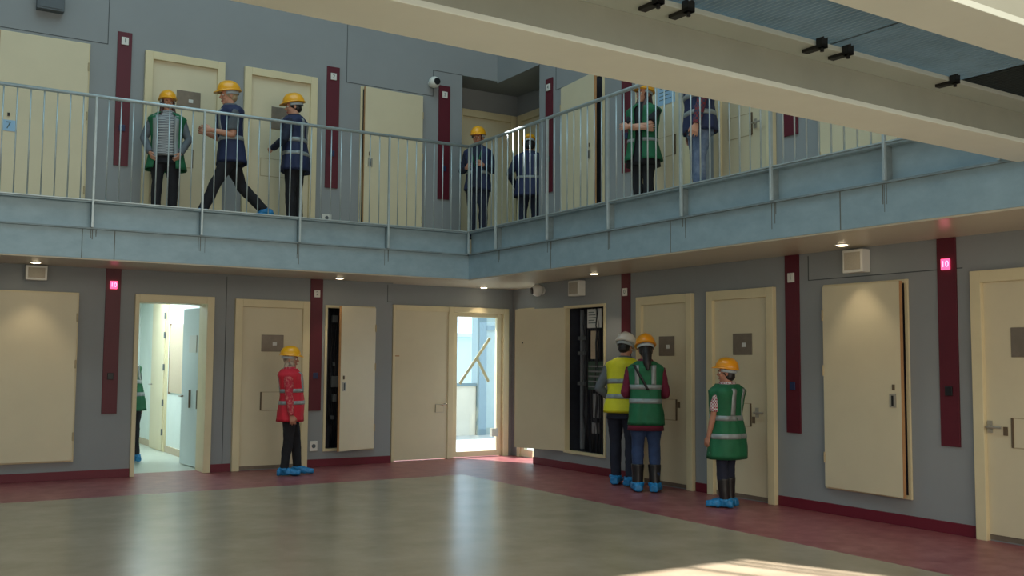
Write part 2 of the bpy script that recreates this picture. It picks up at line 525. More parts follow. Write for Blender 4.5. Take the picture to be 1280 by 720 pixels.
def cell_door(n, side, u0, u1, z0, label, hatch=None, slot=None, slot_dir=1, lever=None, key=None, zt=2.22, d_frame=0.012, blue_gap=True, fr=0.095):
    t = thing('door_%d' % n, W(side, (u0 + u1) / 2, 0, z0), label, 'door', kind='structure')
    f = MB()
    for q in ((u0, u0 + fr, z0, z0 + zt), (u1 - fr, u1, z0, z0 + zt), (u0 + fr, u1 - fr, z0 + zt - 0.10, z0 + zt)):
        wbox(f, side, q[0], q[1], 0.0, 0.055, q[2], q[3])
    f.build('frame', 'cream_frame', t, bevel=0.004)
    l = MB()
    wbox(l, side, u0 + fr, u1 - fr, 0.001, 0.012, z0 + 0.055, z0 + zt - 0.10)
    leaf = l.build('leaf', 'cream', t)
    g = MB()
    wbox(g, side, u0 + fr, u1 - fr, 0.001, 0.006, z0 + 0.012, z0 + 0.055)
    tag(g.build('threshold', 'hatch', t), 'grey metal threshold strip')
    if hatch:
        h = MB()
        a, c, e, k = hatch
        wbox(h, side, a, c, 0.012, 0.022, z0 + e, z0 + k)
        ho = tag(h.build('viewing_hatch', 'hatch', leaf, bevel=0.003), 'grey steel viewing hatch')
    if slot is not None:
        s = MB()
        wbox(s, side, slot - 0.009, slot + 0.009, 0.012, 0.022, z0 + 0.77, z0 + 1.01)
        tag(s.build('hatch_pull', 'slot', leaf), 'dark vertical hatch pull')
        s = MB()
        e = slot + slot_dir * 0.36
        wbox(s, side, min(slot, e), max(slot, e), 0.012, 0.014, z0 + 0.765, z0 + 0.775)
        wbox(s, side, e - 0.004, e + 0.004, 0.012, 0.014, z0 + 0.77, z0 + 1.01)
        wbox(s, side, min(slot, e), max(slot, e), 0.012, 0.014, z0 + 1.005, z0 + 1.011)
        tag(s.build('hatch_outline', 'line', leaf), 'thin outline of the food hatch')
    if lever:
        handle_parts(side, leaf, lever[0], z0 + lever[1], 0.012, lever[2])
    if key:
        k = MB()
        wbox(k, side, key[0] - 0.018, key[0] + 0.018, 0.012, 0.02, z0 + key[1] - 0.035, z0 + key[1] + 0.035)
        k.build('keyhole_plate', 'slot', leaf)
    if hatch:
        k = MB()
        a, c, e, kk = hatch
        wbox(k, side, (a + c) / 2, (a + c) / 2 + 0.055, 0.022, 0.026, z0 + (e + kk) / 2 - 0.03, z0 + (e + kk) / 2 + 0.015)
        k.build('hatch_label', 'paper', leaf)
    return t

cell_door(1, 'L', -3.95, -2.94, 0, 'closed cream cell door on the ground floor behind the woman in red', (-3.59, -3.29, 1.54, 1.76), -3.58, 1)
cell_door(2, 'R', 3.41, 4.40, 0, 'closed cream cell door facing the two people standing together', (3.80, 4.07, 1.51, 1.74), 4.10, -1, None, (4.14, 0.95))
cell_door(3, 'R', 4.64, 5.63, 0, 'closed cream cell door beside the woman standing alone in a green vest', (5.02, 5.30, 1.52, 1.75), 5.27, -1, (5.36, 0.92, 1), (5.31, 0.84))
cell_door(4, 'R', 7.84, 8.86, 0, 'cream cell door cut off by the right edge of the photo', (8.17, 8.45, 1.50, 1.74), 8.16, 1, (7.965, 0.93, 1), (8.10, 0.90))
cell_door(5, 'L', -5.17, -4.17, Z2, 'upper cream cell door behind the woman in an open green vest', (-4.77, -4.47, 1.52, 1.76), -4.55, -1, zt=2.20)
cell_door(6, 'L', -3.91, -2.90, Z2, 'upper cream cell door behind the man in navy', (-3.53, -3.25, 1.42, 1.72), -3.30, -1, zt=2.20)
cell_door(7, 'R', 3.41, 4.40, Z2, 'upper cream cell door beside the woman with crossed arms', None, 4.10, -1, zt=2.20)
cell_door(8, 'R', 4.78, 5.66, Z2, 'upper cream cell door with a lever handle under the footbridge beam', None, 5.33, -1, (5.38, 0.88, 1), (5.31, 0.80), zt=2.20)

# back doors of the upper recess
def plain_door(n, a, c, side, dpl, z0, zt, label):
    t = thing('door_%d' % n, W(side, (a + c) / 2, dpl, z0), label, 'door', kind='structure')
    f = MB()
    for q in ((a, a + .11, z0, z0 + zt), (c - .11, c, z0, z0 + zt), (a + .11, c - .11, z0 + zt - .11, z0 + zt)):
        wbox(f, side, q[0], q[1], dpl, dpl + 0.06, q[2], q[3])
    f.build('frame', 'cream_frame', t, bevel=0.004)
    l = MB()
    wbox(l, side, a + .11, c - .11, dpl + 0.001, dpl + 0.012, z0 + 0.02, z0 + zt - .11)
    leaf = l.build('leaf', 'cream', t)
    handle_parts(side, leaf, a + 0.20, z0 + 1.0, dpl + 0.012, 1)
    return t
plain_door(9, -0.40, 0.70, 'L', -0.60, Z2, 2.27, 'upper cream door at the back of the corner recess')
plain_door(10, -0.52, 0.78, 'R', -0.75, Z2, 2.27, 'upper cream door on the right side of the corner recess')

# open cell doorway (ground floor left)
t = thing('door_11', (-4.7, 0, 0), 'open doorway into a bright cell with its door swung inward', 'door', kind='structure')
f = MB()
for q in ((-5.19, -5.14, 0, 2.23), (-4.31, -4.22, 0, 2.23), (-5.14, -4.31, 2.135, 2.23)):
    f.box(q[0], q[1], -0.05, 0.34, q[2], q[3])
f.build('frame', 'cream_frame', t, bevel=0.004)
l = MB()
Tl = Matrix.Translation((-4.205, 0.345, 0)) @ Matrix.Rotation(R(93.5), 4, 'Z')
l.box(0, 0.86, -0.0, 0.045, 0.015, 2.12, 0, Tl)
leaf = tag(l.build('leaf', 'leafwhite', t, bevel=0.003), 'pale door leaf swung into the cell')
h = MB()
h.box(0.25, 0.55, 0.045, 0.055, 1.52, 1.75, 0, Tl)
h.build('viewing_hatch', 'paper', leaf)
h = MB()
h.box(0.46, 0.49, 0.045, 0.065, 0.78, 1.02, 0, Tl)
h.box(0.14, 0.17, 0.045, 0.065, 0.78, 1.02, 0, Tl)
h.build('hatch_pull', 'slot', leaf)
h = MB()
h.tube([Tl @ Vector(p) for p in ((0.78, 0.045, 0.93), (0.78, 0.1, 0.93), (0.66, 0.1, 0.93))], 0.012, 8)
h.build('lever_handle', 'steel', leaf)

# the lit cell behind it
b = MB()
b.box(-6.6, -3.7, 0.31, 6.2, -0.2, -0.001)
tag(b.build('floor_cell', 'roomfloor'), 'pale linoleum floor of the open cell', 'floor', kind='structure')
b = MB()
b.box(-6.7, -6.6, 0.30, 6.3, 0, 2.7)
b.box(-4.05, -3.6, 0.36, 6.3, 0, 2.7)
b.box(-6.6, -4.05, 5.2, 5.4, 0, 2.7)
tag(b.build('wall_cell', 'roomwall'), 'bright off-white walls inside the open cell', 'wall', kind='structure')
b = MB()
b.box(-6.7, -3.6, 0.31, 6.3, 2.62, 2.72)
tag(b.build('ceiling_cell', 'roomwall'), 'white ceiling of the open cell', 'ceiling', kind='structure')
b = MB()
b.box(-4.07, -4.05, 1.2, 3.1, 0, 0.10)
b.box(-4.07, -4.05, 4.15, 5.2, 0, 0.10)
b.box(-6.6, -4.07, 5.18, 5.2, 0, 0.10)
tag(b.build('baseboard_cell', 'board'), 'beige skirting inside the open cell', 'baseboard', kind='structure')
t = thing('door_12', (-4.07, 3.6, 0), 'cream bathroom door with dark hinges inside the bright cell', 'door', kind='structure')
b = MB()
b.box(-4.085, -4.051, 3.12, 4.12, 0.0, 2.4)
b.build('frame', 'cream_frame', t)
b = MB()
b.box(-4.10, -4.085, 3.2, 4.05, 0.02, 2.32)
lf = b.build('leaf', 'cream', t, bevel=0.003)
for z in (0.3, 0.75, 1.3, 1.8, 2.1):
    b = MB()
    b.tube([(-4.105, 3.17, z - .05), (-4.105, 3.17, z + .05)], 0.014, 8)
    b.build('hinge', 'vent', t)
b = MB()
b.tube([(-4.10, 3.95, 1.02), (-4.15, 3.95, 1.02), (-4.15, 3.82, 1.02)], 0.012, 8)
b.build('lever_handle', 'steel', lf)
nb = thing('notice_board', (-4.07, 2.5, 0.9), 'tall beige notice board with a brown edge on the cell wall', 'notice board')
b = MB()
b.box(-4.07, -4.051, 1.95, 2.95, 0.92, 1.95)
b.build('panel', 'board', nb)
b = MB()
b.box(-4.09, -4.051, 1.90, 1.95, 0.90, 1.97)
b.build('edging', 'brown', nb)
b = MB()
b.box(-4.075, -4.051, 2.95, 2.97, 0.90, 1.97)
b.build('edging', 'brown', nb)

# corner door set: blind leaf and glazed door
t = thing('door_13', (-1.15, 0.1, 0), 'wide blank cream door leaf left of the glazed corner door', 'door', kind='structure')
b = MB()
b.box(-1.64, -1.60, 0.10, 0.2, 0, 2.23)
b.box(-1.60, -0.72, 0.10, 0.2, 2.15, 2.23)
b.build('frame', 'cream_frame', t, bevel=0.004)
b = MB()
b.box(-1.60, -0.74, 0.115, 0.18, 0.01, 2.15)
lf = b.build('leaf', 'cream', t)
b = MB()
b.box(-0.94, -0.80, 0.107, 0.115, 0.68, 0.80)
b.box(-0.935, -0.805, 0.104, 0.107, 0.685, 0.795, 1)
b.tube([(-0.78, 0.115, 0.80), (-0.78, 0.06, 0.80), (-0.86, 0.055, 0.79)], 0.012, 8)
tag(b.build('lock_plate', ['steel', 'cream'], lf), 'steel lock plate with a small handle')
b = MB()
b.box(-1.60, -1.53, 0.11, 0.115, 1.49, 1.505)
b.build('orange_tag', 'edge', lf)
t = thing('door_14', (-0.2, 0.1, 0), 'cream framed glazed door in the corner letting in daylight', 'door', kind='structure')
b = MB()
b.box(-0.74, -0.65, 0.10, 0.3, 0, 2.23)
b.box(0.22, 0.31, 0.10, 0.3, 0, 2.23)
b.box(-0.65, 0.22, 0.10, 0.3, 2.15, 2.23)
b.build('frame', 'cream_frame', t, bevel=0.004)
b = MB()
for q in ((-0.65, -0.56, 0.01, 2.15), (0.13, 0.22, 0.01, 2.15), (-0.56, 0.13, 0.01, 0.09), (-0.56, 0.13, 2.09, 2.15)):
    b.box(q[0], q[1], 0.16, 0.22, q[2], q[3])
lf = b.build('leaf', 'cream_frame', t, bevel=0.004)
b = MB()
b.box(-0.56, 0.13, 0.186, 0.192, 0.09, 2.09)
b.build('glass_pane', 'glass', lf)
def strip(mb, p, q, wdt, y0, y1):
    p, q = Vector(p), Vector(q)
    d = (q - p).normalized()
    n = Vector((-d.y, d.x)) * wdt / 2
    c = [p + n, q + n, q - n, p - n]
    mb.loft([[(k.x, y0, k.y) for k in c], [(k.x, y1, k.y) for k in c]])
b = MB()
strip(b, (-0.50, 1.09), (0.02, 1.78), 0.045, 0.182, 0.186)
strip(b, (-0.21, 1.47), (0.00, 1.12), 0.045, 0.179, 0.182)
tag(b.build('tape_cross', 'tape', lf), 'strips of cream masking tape on the glass')
b = MB()
b.box(0.02, 0.12, 0.10, 0.16, 0.30, 0.42)
b.build('door_stop', 'steel', lf)
t = thing('door_15', (0.45, -0.5, 0), 'second glazed door in the corner hidden behind the open cabinet leaf', 'door', kind='structure')
b = MB()
b.box(0.38, 0.48, -1.06, -0.97, 0, 2.23)
b.box(0.38, 0.48, -0.11, -0.02, 0, 2.23)
b.box(0.38, 0.48, -0.97, -0.11, 2.15, 2.23)
b.build('frame', 'cream_frame', t, bevel=0.004)
b = MB()
for q in ((-0.97, -0.88, 0.01, 2.15), (-0.20, -0.11, 0.01, 2.15), (-0.88, -0.20, 0.01, 0.11), (-0.88, -0.20, 2.06, 2.15)):
    b.box(0.40, 0.46, q[0], q[1], q[2], q[3])
lf = b.build('leaf', 'cream_frame', t)
b = MB()
b.box(0.427, 0.433, -0.88, -0.20, 0.11, 2.06)
b.build('glass_pane', 'glass', lf)

# terrace outside the corner doors
b = MB()
b.box(-1.6, 7, 0.32, 4.4, -0.2, -0.005)
b.box(0.55, 7, -5, 0.32, -0.2, -0.005)
tag(b.build('floor_terrace', 'ext_floor'), 'sunlit concrete terrace outside the glazed door', 'floor', kind='structure')
b = MB()
b.box(-2, 1.97, 4.0, 4.15, -0.2, 0.94)
tag(b.build('wall_parapet', 'ext_wall'), 'low cream parapet of the terrace outside', 'wall', kind='structure')
b = MB()
b.box(-2, 1.97, 3.97, 4.18, 0.94, 1.0)
tag(b.build('trim_3', 'ext_grey'), 'grey rail on the terrace parapet', 'trim', kind='structure')
pt = MB()
pt.box(1.98, 2.18, 3.95, 4.2, -0.1, 3.0)
tag(pt.build('terrace_post', 'ext_grey', bevel=0.01), 'grey steel post on the terrace seen through the glazed door', 'post')
t = thing('terrace_screen', (2.9, 4.0, 0), 'pale green grey screen panel beside the terrace post', 'screen')
b = MB()
b.box(2.20, 3.6, 4.0, 4.1, -0.05, 3.0)
b.build('panel', 'ext_panel', t)
b = MB()
b.box(2.19, 2.50, 3.96, 3.99, 2.03, 2.12)
b.build('bracket', 'ext_grey', t)
fb = thing('far_building', (5, 16, -3), 'pale blue white building beyond the terrace', 'building')
b = MB()
b.box(0, 14, 16, 20, -3, 2.2)
b.build('wall', 'far', fb)
b = MB()
b.box(-0.15, 14.15, 15.85, 20.1, 2.2, 2.32)
b.build('parapet', 'far', fb)
b = MB()
b.box(-60, 60, 4.5, 80, -3.2, -3.0)
tag(b.build('ground', 'ext_floor'), 'pale ground far outside', 'ground', kind='structure')

# ------------------------------------------------------------------ gallery steel
def gallery_beam(label, horiz, a0, a1, posts):
    """horiz 'x': edge runs along x at y=YE ; 'y': edge runs along y at x=XE"""
    def bx(mb, a, c, d0, d1, z0, z1, mi=0):        # d: distance back from the edge
        if horiz == 'x':
            mb.box(a, c, YE + d0, YE + d1, z0, z1, mi)
        else:
            mb.box(XE + d0, XE + d1, a, c, z0, z1, mi)
    t = thing('gallery_edge_beam', (a0, YE, ZC) if horiz == 'x' else (XE, a0, ZC), label, 'steel beam')
    lo, hi = min(a0, a1), max(a0, a1)
    mb = MB()
    bx(mb, lo, hi, 0.075, 0.085, 2.885, 3.165)
    mb.build('web', 'galv', t)
    mb = MB()
    bx(mb, lo, hi + (0.0 if horiz == 'x' else 0.0), 0.0, 0.16, 2.868, 2.885)
    mb.build('bottom_flange', 'galv_dark', t)
    mb = MB()
    bx(mb, lo, hi, 0.0, 0.16, 3.165, 3.183)
    mb.build('top_flange', 'galv', t)
    mb = MB()
    bx(mb, lo, hi, 0.035, 0.047, 2.545, 2.868)
    fp = mb.build('fascia_plate', 'galv', t)
    mb = MB()
    for k in posts:
        bx(mb, k - 0.006, k + 0.006, 0.010, 0.075, 2.885, 3.165)
    mb.build('stiffeners', 'galv_dark', t)
    rnd = random.Random(len(posts) * 7 + (3 if horiz == 'x' else 1))
    mb = MB()
    js = [-5.98, -5.64] if horiz == 'x' else [-3.07, -5.23, -7.36]
    for k in js:
        bx(mb, k - 0.004, k + 0.004, 0.031, 0.036, 2.545, 2.868)
    mb.build('plate_joint', 'stain', t)
    mb = MB()
    for k in posts:
        for q in range(3):
            a = k + rnd.uniform(-0.03, 0.06)
            L = rnd.uniform(0.06, 0.26)
            wd = rnd.uniform(0.002, 0.005)
            bx(mb, a - wd, a + wd, 0.0335, 0.036, 2.866 - L, 2.866)
    tag(mb.build('rust_streak', 'stain', t), 'brown rust streaks below the posts')
    return t
S = 1.1954
PL = [XE - S * k for k in range(0, 6)]
PR = [YE - 0.754 - S * k for k in range(0, 7)]
gallery_beam('galvanised steel edge beam of the left gallery', 'x', XW, XE + 0.035, PL[1:])
gallery_beam('galvanised steel edge beam of the right gallery', 'y', YS, YE + 0.035, PR)

def railing(label, horiz, ends, posts, cell):
    def P(a, d, z):
        return Vector((a, YE + d, z)) if horiz == 'x' else Vector((XE + d, a, z))
    def bx(mb, a, c, d0, d1, z0, z1):
        p, q = P(a, d0, z0), P(c, d1, z1)
        mb.box(p.x, q.x, p.y, q.y, p.z, q.z)
    t = thing('gallery_railing', P(ends[0], 0, 3.18), label, 'railing')
    mb = MB()
    mb.tube([P(ends[0], 0.0, 4.365), P(ends[1], 0.0, 4.365)], 0.021, 12)
    mb.build('top_rail', 'rail', t, smooth=True)
    mb = MB()
    bx(mb, ends[0], ends[1], -0.02, 0.02, 3.184, 3.196)
    mb.build('bottom_rail', 'rail', t)
    pm = None
    for k in posts:
        mb = MB()
        bx(mb, k - 0.012, k + 0.012, -0.03, 0.0, 2.885, 4.35)
        mb.build('post', 'rail', t, bevel=0.002)
    lo, hi = min(ends), max(ends)
    mb = MB()
    mb.tube([(0, 0, 3.196), (0, 0, 4.35)], 0.0075, 8)
    me = mb.mesh('baluster', 'rail', (0, 0, 0), True)
    ref = posts[0]
    k0 = int((lo - ref) / cell) - 1
    for k in range(k0, int((hi - ref) / cell) + 2):
        a = ref + k * cell
        if a < lo + 0.05 or a > hi - 0.05 or min(abs(a - p) for p in posts) < 0.03:
            continue
        o = bpy.data.objects.new('baluster', me)
        COL.objects.link(o)
        o.parent = t
        o.location = P(a, 0, 0) - Vector(t['_o'])
    return t
railing('grey steel railing along the left gallery, in front of the walking man', 'x', (-7.6, XE), PL, S / 9)
railing('grey steel railing along the right gallery, in front of the woman with crossed arms', 'y', (YE - 0.03, -8.88), PR[:-1] + [-8.80], S / 9)

# ------------------------------------------------------------------ footbridge
fbk = thing('footbridge', (-5, -9.8, 2.84), 'cream steel footbridge with grating deck crossing overhead', 'footbridge')
Tb = Matrix.Translation((-6.65, -9.10, 0)) @ Matrix.Rotation(math.atan(0.026), 4, 'Z')
LB = 5.49
def ibeam(y0, y1, name):
    c = (y0 + y1) / 2
    mb = MB()
    mb.box(-3, LB, y0, y1, 2.84, 2.868, 0, Tb)
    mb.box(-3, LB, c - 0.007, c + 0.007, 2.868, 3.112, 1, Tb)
    mb.box(-3, LB, y0, y1, 3.112, 3.14, 0, Tb)
    return tag(mb.build(name, ['beam', 'beamweb_shaded'], fbk, bevel=0.003), None)
ibeam(-0.36, 0.0, 'support_beam')
ibeam(-1.58, -1.31, 'support_beam')
def grating(x0, x1, y0, y1, z, m_, step=0.034, name='grating_panel'):
    mb = MB()
    n = int((x1 - x0) / step)
    for k in range(n + 1):
        x = x0 + k * (x1 - x0) / n
        mb.box(x - 0.003, x + 0.003, y0, y1, z, z + 0.035, 0, Tb)
    q = int((y1 - y0) / 0.036)
    for k in range(q + 1):
        y = y0 + k * (y1 - y0) / q
        mb.box(x0, x1, y - 0.0035, y + 0.0035, z + 0.022, z + 0.033, 0, Tb)
    mb.box(x0 - .004, x0 + .004, y0, y1, z, z + 0.035, 0, Tb)
    mb.box(x1 - .004, x1 + .004, y0, y1, z, z + 0.035, 0, Tb)
    return mb.build(name, m_, fbk)
grating(-1.2, 1.05, -1.5, -0.06, 3.141, 'grate')
grating(1.06, 3.09, -1.5, -0.06, 3.141, 'grate')
grating(3.10, 4.28, -1.5, -0.06, 3.141, 'grate')
grating(4.29, LB, -1.5, -0.06, 3.141, 'grate_shaded')  # landing panel, shade put into its colour
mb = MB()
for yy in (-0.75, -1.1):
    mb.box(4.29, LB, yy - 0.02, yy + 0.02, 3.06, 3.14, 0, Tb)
mb.build('landing_bearer', 'grate_shaded', fbk)
for x in (1.85, 2.04, 2.99, 3.20, 4.17):
    mb = MB()
    mb.box(x - 0.022, x + 0.022, -0.405, -0.27, 3.094, 3.111, 0, Tb)
    mb.box(x - 0.022, x + 0.022, -0.405, -0.365, 3.094, 3.15, 0, Tb)
    mb.tube([Tb @ Vector((x, -0.385, 3.075)), Tb @ Vector((x, -0.385, 3.16))], 0.010, 8)
    mb.build('grating_clip', 'clip', fbk)

# ------------------------------------------------------------------ maroon signal panels
def text_mesh(s, size, ext=0.0015):
    cu = bpy.data.curves.new('txt', 'FONT')
    cu.body = s
    cu.size = size
    cu.extrude = ext
    cu.align_x = 'CENTER'
    cu.align_y = 'CENTER'
    o = bpy.data.objects.new('txt', cu)
    COL.objects.link(o)
    dg = bpy.context.evaluated_depsgraph_get()
    me = bpy.data.meshes.new_from_object(o.evaluated_get(dg))
    bpy.data.objects.remove(o)
    bpy.data.curves.remove(cu)
    return me

def wall_text(s, side, u, d, z, size, mt, parent, name='number'):
    me = text_mesh(s, size)
    if side == 'L':
        mat4 = Matrix.Translation(W(side, u, d, z)) @ Matrix.Rotation(R(90), 4, 'X')
    else:
        mat4 = Matrix.Translation(W(side, u, d, z)) @ Matrix.Rotation(R(-90), 4, 'Z') @ Matrix.Rotation(R(90), 4, 'X')
    me.transform(Matrix.Translation(-Vector(parent['_o'])) @ mat4)
    me.materials.clear()
    me.materials.append(M[mt])
    o = bpy.data.objects.new(name, me)
    COL.objects.link(o)
    o.parent = parent
    o['_o'] = tuple(parent['_o'])
    return o

def signal_panel(side, u0, u1, z0, z1, zp, zb, label, lit=False, num='1', dark='black'):
    t = thing('signal_panel', W(side, (u0 + u1) / 2, 0, z0), label, 'wall panel')
    b = MB()
    wbox(b, side, u0, u1, 0, 0.018, z0, z1)
    b.build('board', 'maroon', t, bevel=0.002)
    uc = (u0 + u1) / 2
    b = MB()
    wbox(b, side, uc - 0.042, uc + 0.042, 0.018, 0.034, zp - 0.048, zp + 0.048)
    pl = b.build('number_plate', 'lit' if lit else 'white', t, bevel=0.004)
    tag(pl, 'glowing pink indicator plate' if lit else 'white number plate')
    wall_text(num, side, uc, 0.0345, zp, 0.075, 'litm' if lit else 'digit', pl)
    b = MB()
    wbox(b, side, uc - 0.035, uc + 0.035, 0.018, 0.03, zb - 0.04, zb + 0.04)
    bt = b.build('call_button', dark, t, bevel=0.004)
    tag(bt, 'dark square call button')
    return t
signal_panel('L', -5.535, -5.36, 0.77, ZC, 2.33, 1.22, 'tall maroon panel with a lit pink indicator left of the open doorway', True, '10')
signal_panel('L', -2.925, -2.75, 0.75, ZC, 2.33, 1.22, 'tall maroon panel between the red-vest woman and the open cabinet', False, '2', 'blue')
signal_panel('R', 3.08, 3.25, 0.74, ZC, 2.30, 1.21, 'tall maroon panel behind the man in the white helmet', False, '0')
signal_panel('R', 5.765, 5.945, 0.74, ZC, 2.30, 1.21, 'tall maroon panel right of the woman standing alone', False, '1', 'blue')
signal_panel('R', 7.51, 7.69, 0.74, ZC, 2.30, 1.21, 'tall maroon panel with a lit pink indicator at the far right', True, '10')
signal_panel('L', -5.50, -5.33, 3.81, 5.49, 5.375, 4.28, 'upper maroon panel leftmost on the gallery', False, '1', 'blue')
signal_panel('L', -2.755, -2.57, 3.80, 5.50, 5.36, 4.28, 'upper maroon panel right of the man in navy', False, '2', 'blue')
signal_panel('L', -1.01, -0.82, 3.80, 5.50, 5.36, 4.26, 'upper maroon panel below the gallery camera, left of the corner recess', False, '3', 'blue')
signal_panel('R', 1.36, 1.53, 3.79, 5.41, 5.28, 4.26, 'upper maroon panel just right of the corner recess', False, '4')
signal_panel('R', 3.09, 3.28, 3.80, 5.41, 5.28, 4.26, 'upper maroon panel behind the woman with crossed arms', False, '5', 'blue')
signal_panel('R', 5.77, 5.96, 3.76, 5.41, 5.28, 4.26, 'upper maroon panel partly hidden by the footbridge beam', False, '6')

# ------------------------------------------------------------------ wall cabinets
def lock(side, leaf, fn, uu, zz, sgn=1):
    b = MB()
    b_ = fn
    b_(b, uu - 0.035, uu + 0.035, zz - 0.06, zz + 0.06, 0.0, 0.008, 0)
    b_(b, uu - 0.010, uu + 0.010, zz - 0.045, zz + 0.045, 0.008, 0.012, 1)
    tag(b.build('lock_plate', ['steel', 'black'], leaf), 'square steel lock plate')
    b = MB()
    b_(b, uu - 0.012 + 0.01 * sgn, uu + 0.012 + 0.01 * sgn, zz + 0.095, zz + 0.145, 0.0, 0.01, 0)
    b.build('key_cover', 'slot', leaf)

def cabinet(side, u0, u1, z0, z1, label, hinge, ajar, lock_u=None, lock_z=1.11, interior=False, fr=0.035, extra=None):
    """hinge 'l' / 'r' ; ajar degrees ; lock_u distance of the lock from the free edge"""
    t = thing('service_cabinet', W(side, (u0 + u1) / 2, 0, z0), label, 'cabinet')
    f = MB()
    for q in ((u0, u0 + fr, z0, z1), (u1 - fr, u1, z0, z1), (u0 + fr, u1 - fr, z0, z0 + fr), (u0 + fr, u1 - fr, z1 - fr, z1)):
        wbox(f, side, q[0], q[1], -0.06 if interior else 0.0, 0.02, q[2], q[3])
    f.build('frame', 'cream_frame', t, bevel=0.003)
    if not interior:
        f = MB()
        wbox(f, side, u0 + fr, u1 - fr, 0.001, 0.004, z0 + fr, z1 - fr)  # flat dark sheet on the wall stands for the unlit interior
        tag(f.build('shade_sheet', 'darkint', t), 'flat dark sheet in place of the shaded cabinet interior')
    L = u1 - u0 - 1.2 * fr
    hu = u0 + 0.6 * fr if hinge == 'l' else u1 - 0.6 * fr
    s = 1 if hinge == 'l' else -1
    ca, sa = math.cos(R(ajar)), math.sin(R(ajar))
    base_d = 0.022
    def P(a, d, z):        # a along leaf from the hinge, d outwards over the closed leaf's face
        return W(side, hu + s * (a * ca - d * sa), base_d + a * sa + d * ca, z)
    def pb(mb, a0, a1, zz0, zz1, d0, d1, mi=0):
        mb.loft([[P(a0, d0, zz0), P(a1, d0, zz0), P(a1, d1, zz0), P(a0, d1, zz0)], [P(a0, d0, zz1), P(a1, d0, zz1), P(a1, d1, zz1), P(a0, d1, zz1)]], mi=mi)
    l = MB()
    pb(l, 0, L, z0 + 0.02, z1 - 0.02, 0, 0.035)
    leaf = l.build('door_leaf', 'cream', t, bevel=0.002)
    e = MB()
    pb(e, L, L + 0.004, z0 + 0.02, z1 - 0.02, 0.0, 0.035)
    tag(e.build('leaf_edge', 'edge', leaf), 'brown laminate leaf edge')
    if lock_u is not None:
        lock(side, leaf, lambda mb, a0, a1, q0, q1, d0, d1, mi: pb(mb, a0, a1, q0, q1, 0.035 + d0, 0.035 + d1, mi), L - lock_u, lock_z)
    for zz in (z0 + 0.3, (z0 + z1) / 2 + 0.15, z1 - 0.3):
        h = MB()
        p = P(0, 0.04, zz)
        h.tube([p - Vector((0, 0, 0.05)), p + Vector((0, 0, 0.05))], 0.009, 8)
        h.build('hinge', 'line', t)
    return t, leaf, P, pb

def fill_interior(t, side, u0, u1, z0, z1, rnd, board=True):
    b = MB()
    wbox(b, side, u0 + 0.0005, u1 - 0.0005, -0.2995, -0.26, z0 + 0.0005, z1 - 0.0005)
    wbox(b, side, u0 + 0.0005, u0 + 0.004, -0.26, -0.062, z0, z1)
    wbox(b, side, u1 - 0.004, u1 - 0.0005, -0.26, -0.062, z0, z1)
    b.build('back_box', 'darkint', t)
    wd = u1 - u0
    b = MB()
    wbox(b, side, u0 + 0.10 * wd, u0 + 0.10 * wd + 0.05, -0.25, -0.19, z0 + 0.05, z1 - 0.05)
    b.build('cable_trunking', 'trunk', t)
    for k in range(16):
        u = u0 + wd * (0.20 + 0.62 * k / 16)
        dd = -0.23 + rnd.uniform(0, 0.12)
        pts = []
        for j in range(9):
            z = z0 + 0.03 + (z1 - z0 - 0.06) * j / 8
            pts.append((u + rnd.uniform(-0.02, 0.02), dd + rnd.uniform(-0.015, 0.015), z))
        b = MB()
        wtube(b, side, pts, rnd.uniform(0.006, 0.012), 6)
        b.build('cable', 'cable', t, smooth=True)
    if board:
        b = MB()
        wbox(b, side, u0 + 0.40 * wd, u0 + 0.78 * wd, -0.15, -0.12, z0 + 0.85, z0 + 1.22)
        bo = b.build('terminal_board', 'green_board', t)
        for k in range(5):
            b = MB()
            wbox(b, side, u0 + 0.42 * wd, u0 + 0.76 * wd, -0.12, -0.112, z0 + 0.88 + 0.066 * k, z0 + 0.90 + 0.066 * k)
            b.build('terminal_row', 'trunk', bo)
        b = MB()
        wbox(b, side, u0 + 0.38 * wd, u0 + 0.72 * wd, -0.125, -0.12, z1 - 0.30, z1 - 0.05)
        pp = b.build('wiring_sheet', 'paper', t)
        b = MB()
        for k in range(5):
            wbox(b, side, u0 + 0.41 * wd, u0 + (0.55 + 0.03 * (k % 3)) * wd, -0.12, -0.118, z1 - 0.10 - 0.035 * k, z1 - 0.09 - 0.035 * k)
        b.build('sheet_marks', 'digit', pp)
        for q, (zz0, zz1) in enumerate(((1.25, 1.62), (0.28, 0.42), (0.48, 0.80))):
            b = MB()
            wbox(b, side, u0 + (0.46 + 0.03 * q) * wd, u0 + (0.58 + 0.03 * q) * wd, -0.17, -0.12, z0 + zz0, z0 + zz1)
            b.build('module', 'trunk' if q else 'board', t, bevel=0.004)
        for zz in (0.9, 1.3, 1.5):
            b = MB()
            for k in range(5):
                wbox(b, side, u0 + (0.20 + 0.034 * k) * wd, u0 + (0.225 + 0.034 * k) * wd, -0.12, -0.08, z0 + zz, z0 + zz + 0.05)
            b.build('breaker_row', 'vent', t, bevel=0.002)
    else:
        for k, zz in enumerate((0.42, 0.66, 0.86, 1.15, 1.75)):
            b = MB()
            wbox(b, side, u0 + (0.20 + 0.03 * (k % 2)) * wd, u0 + (0.27 + 0.04 * (k % 3)) * wd, -0.14, -0.09, z0 + zz, z0 + zz + 0.05 + 0.05 * (k % 3))
            b.build('module', 'vent', t, bevel=0.004)

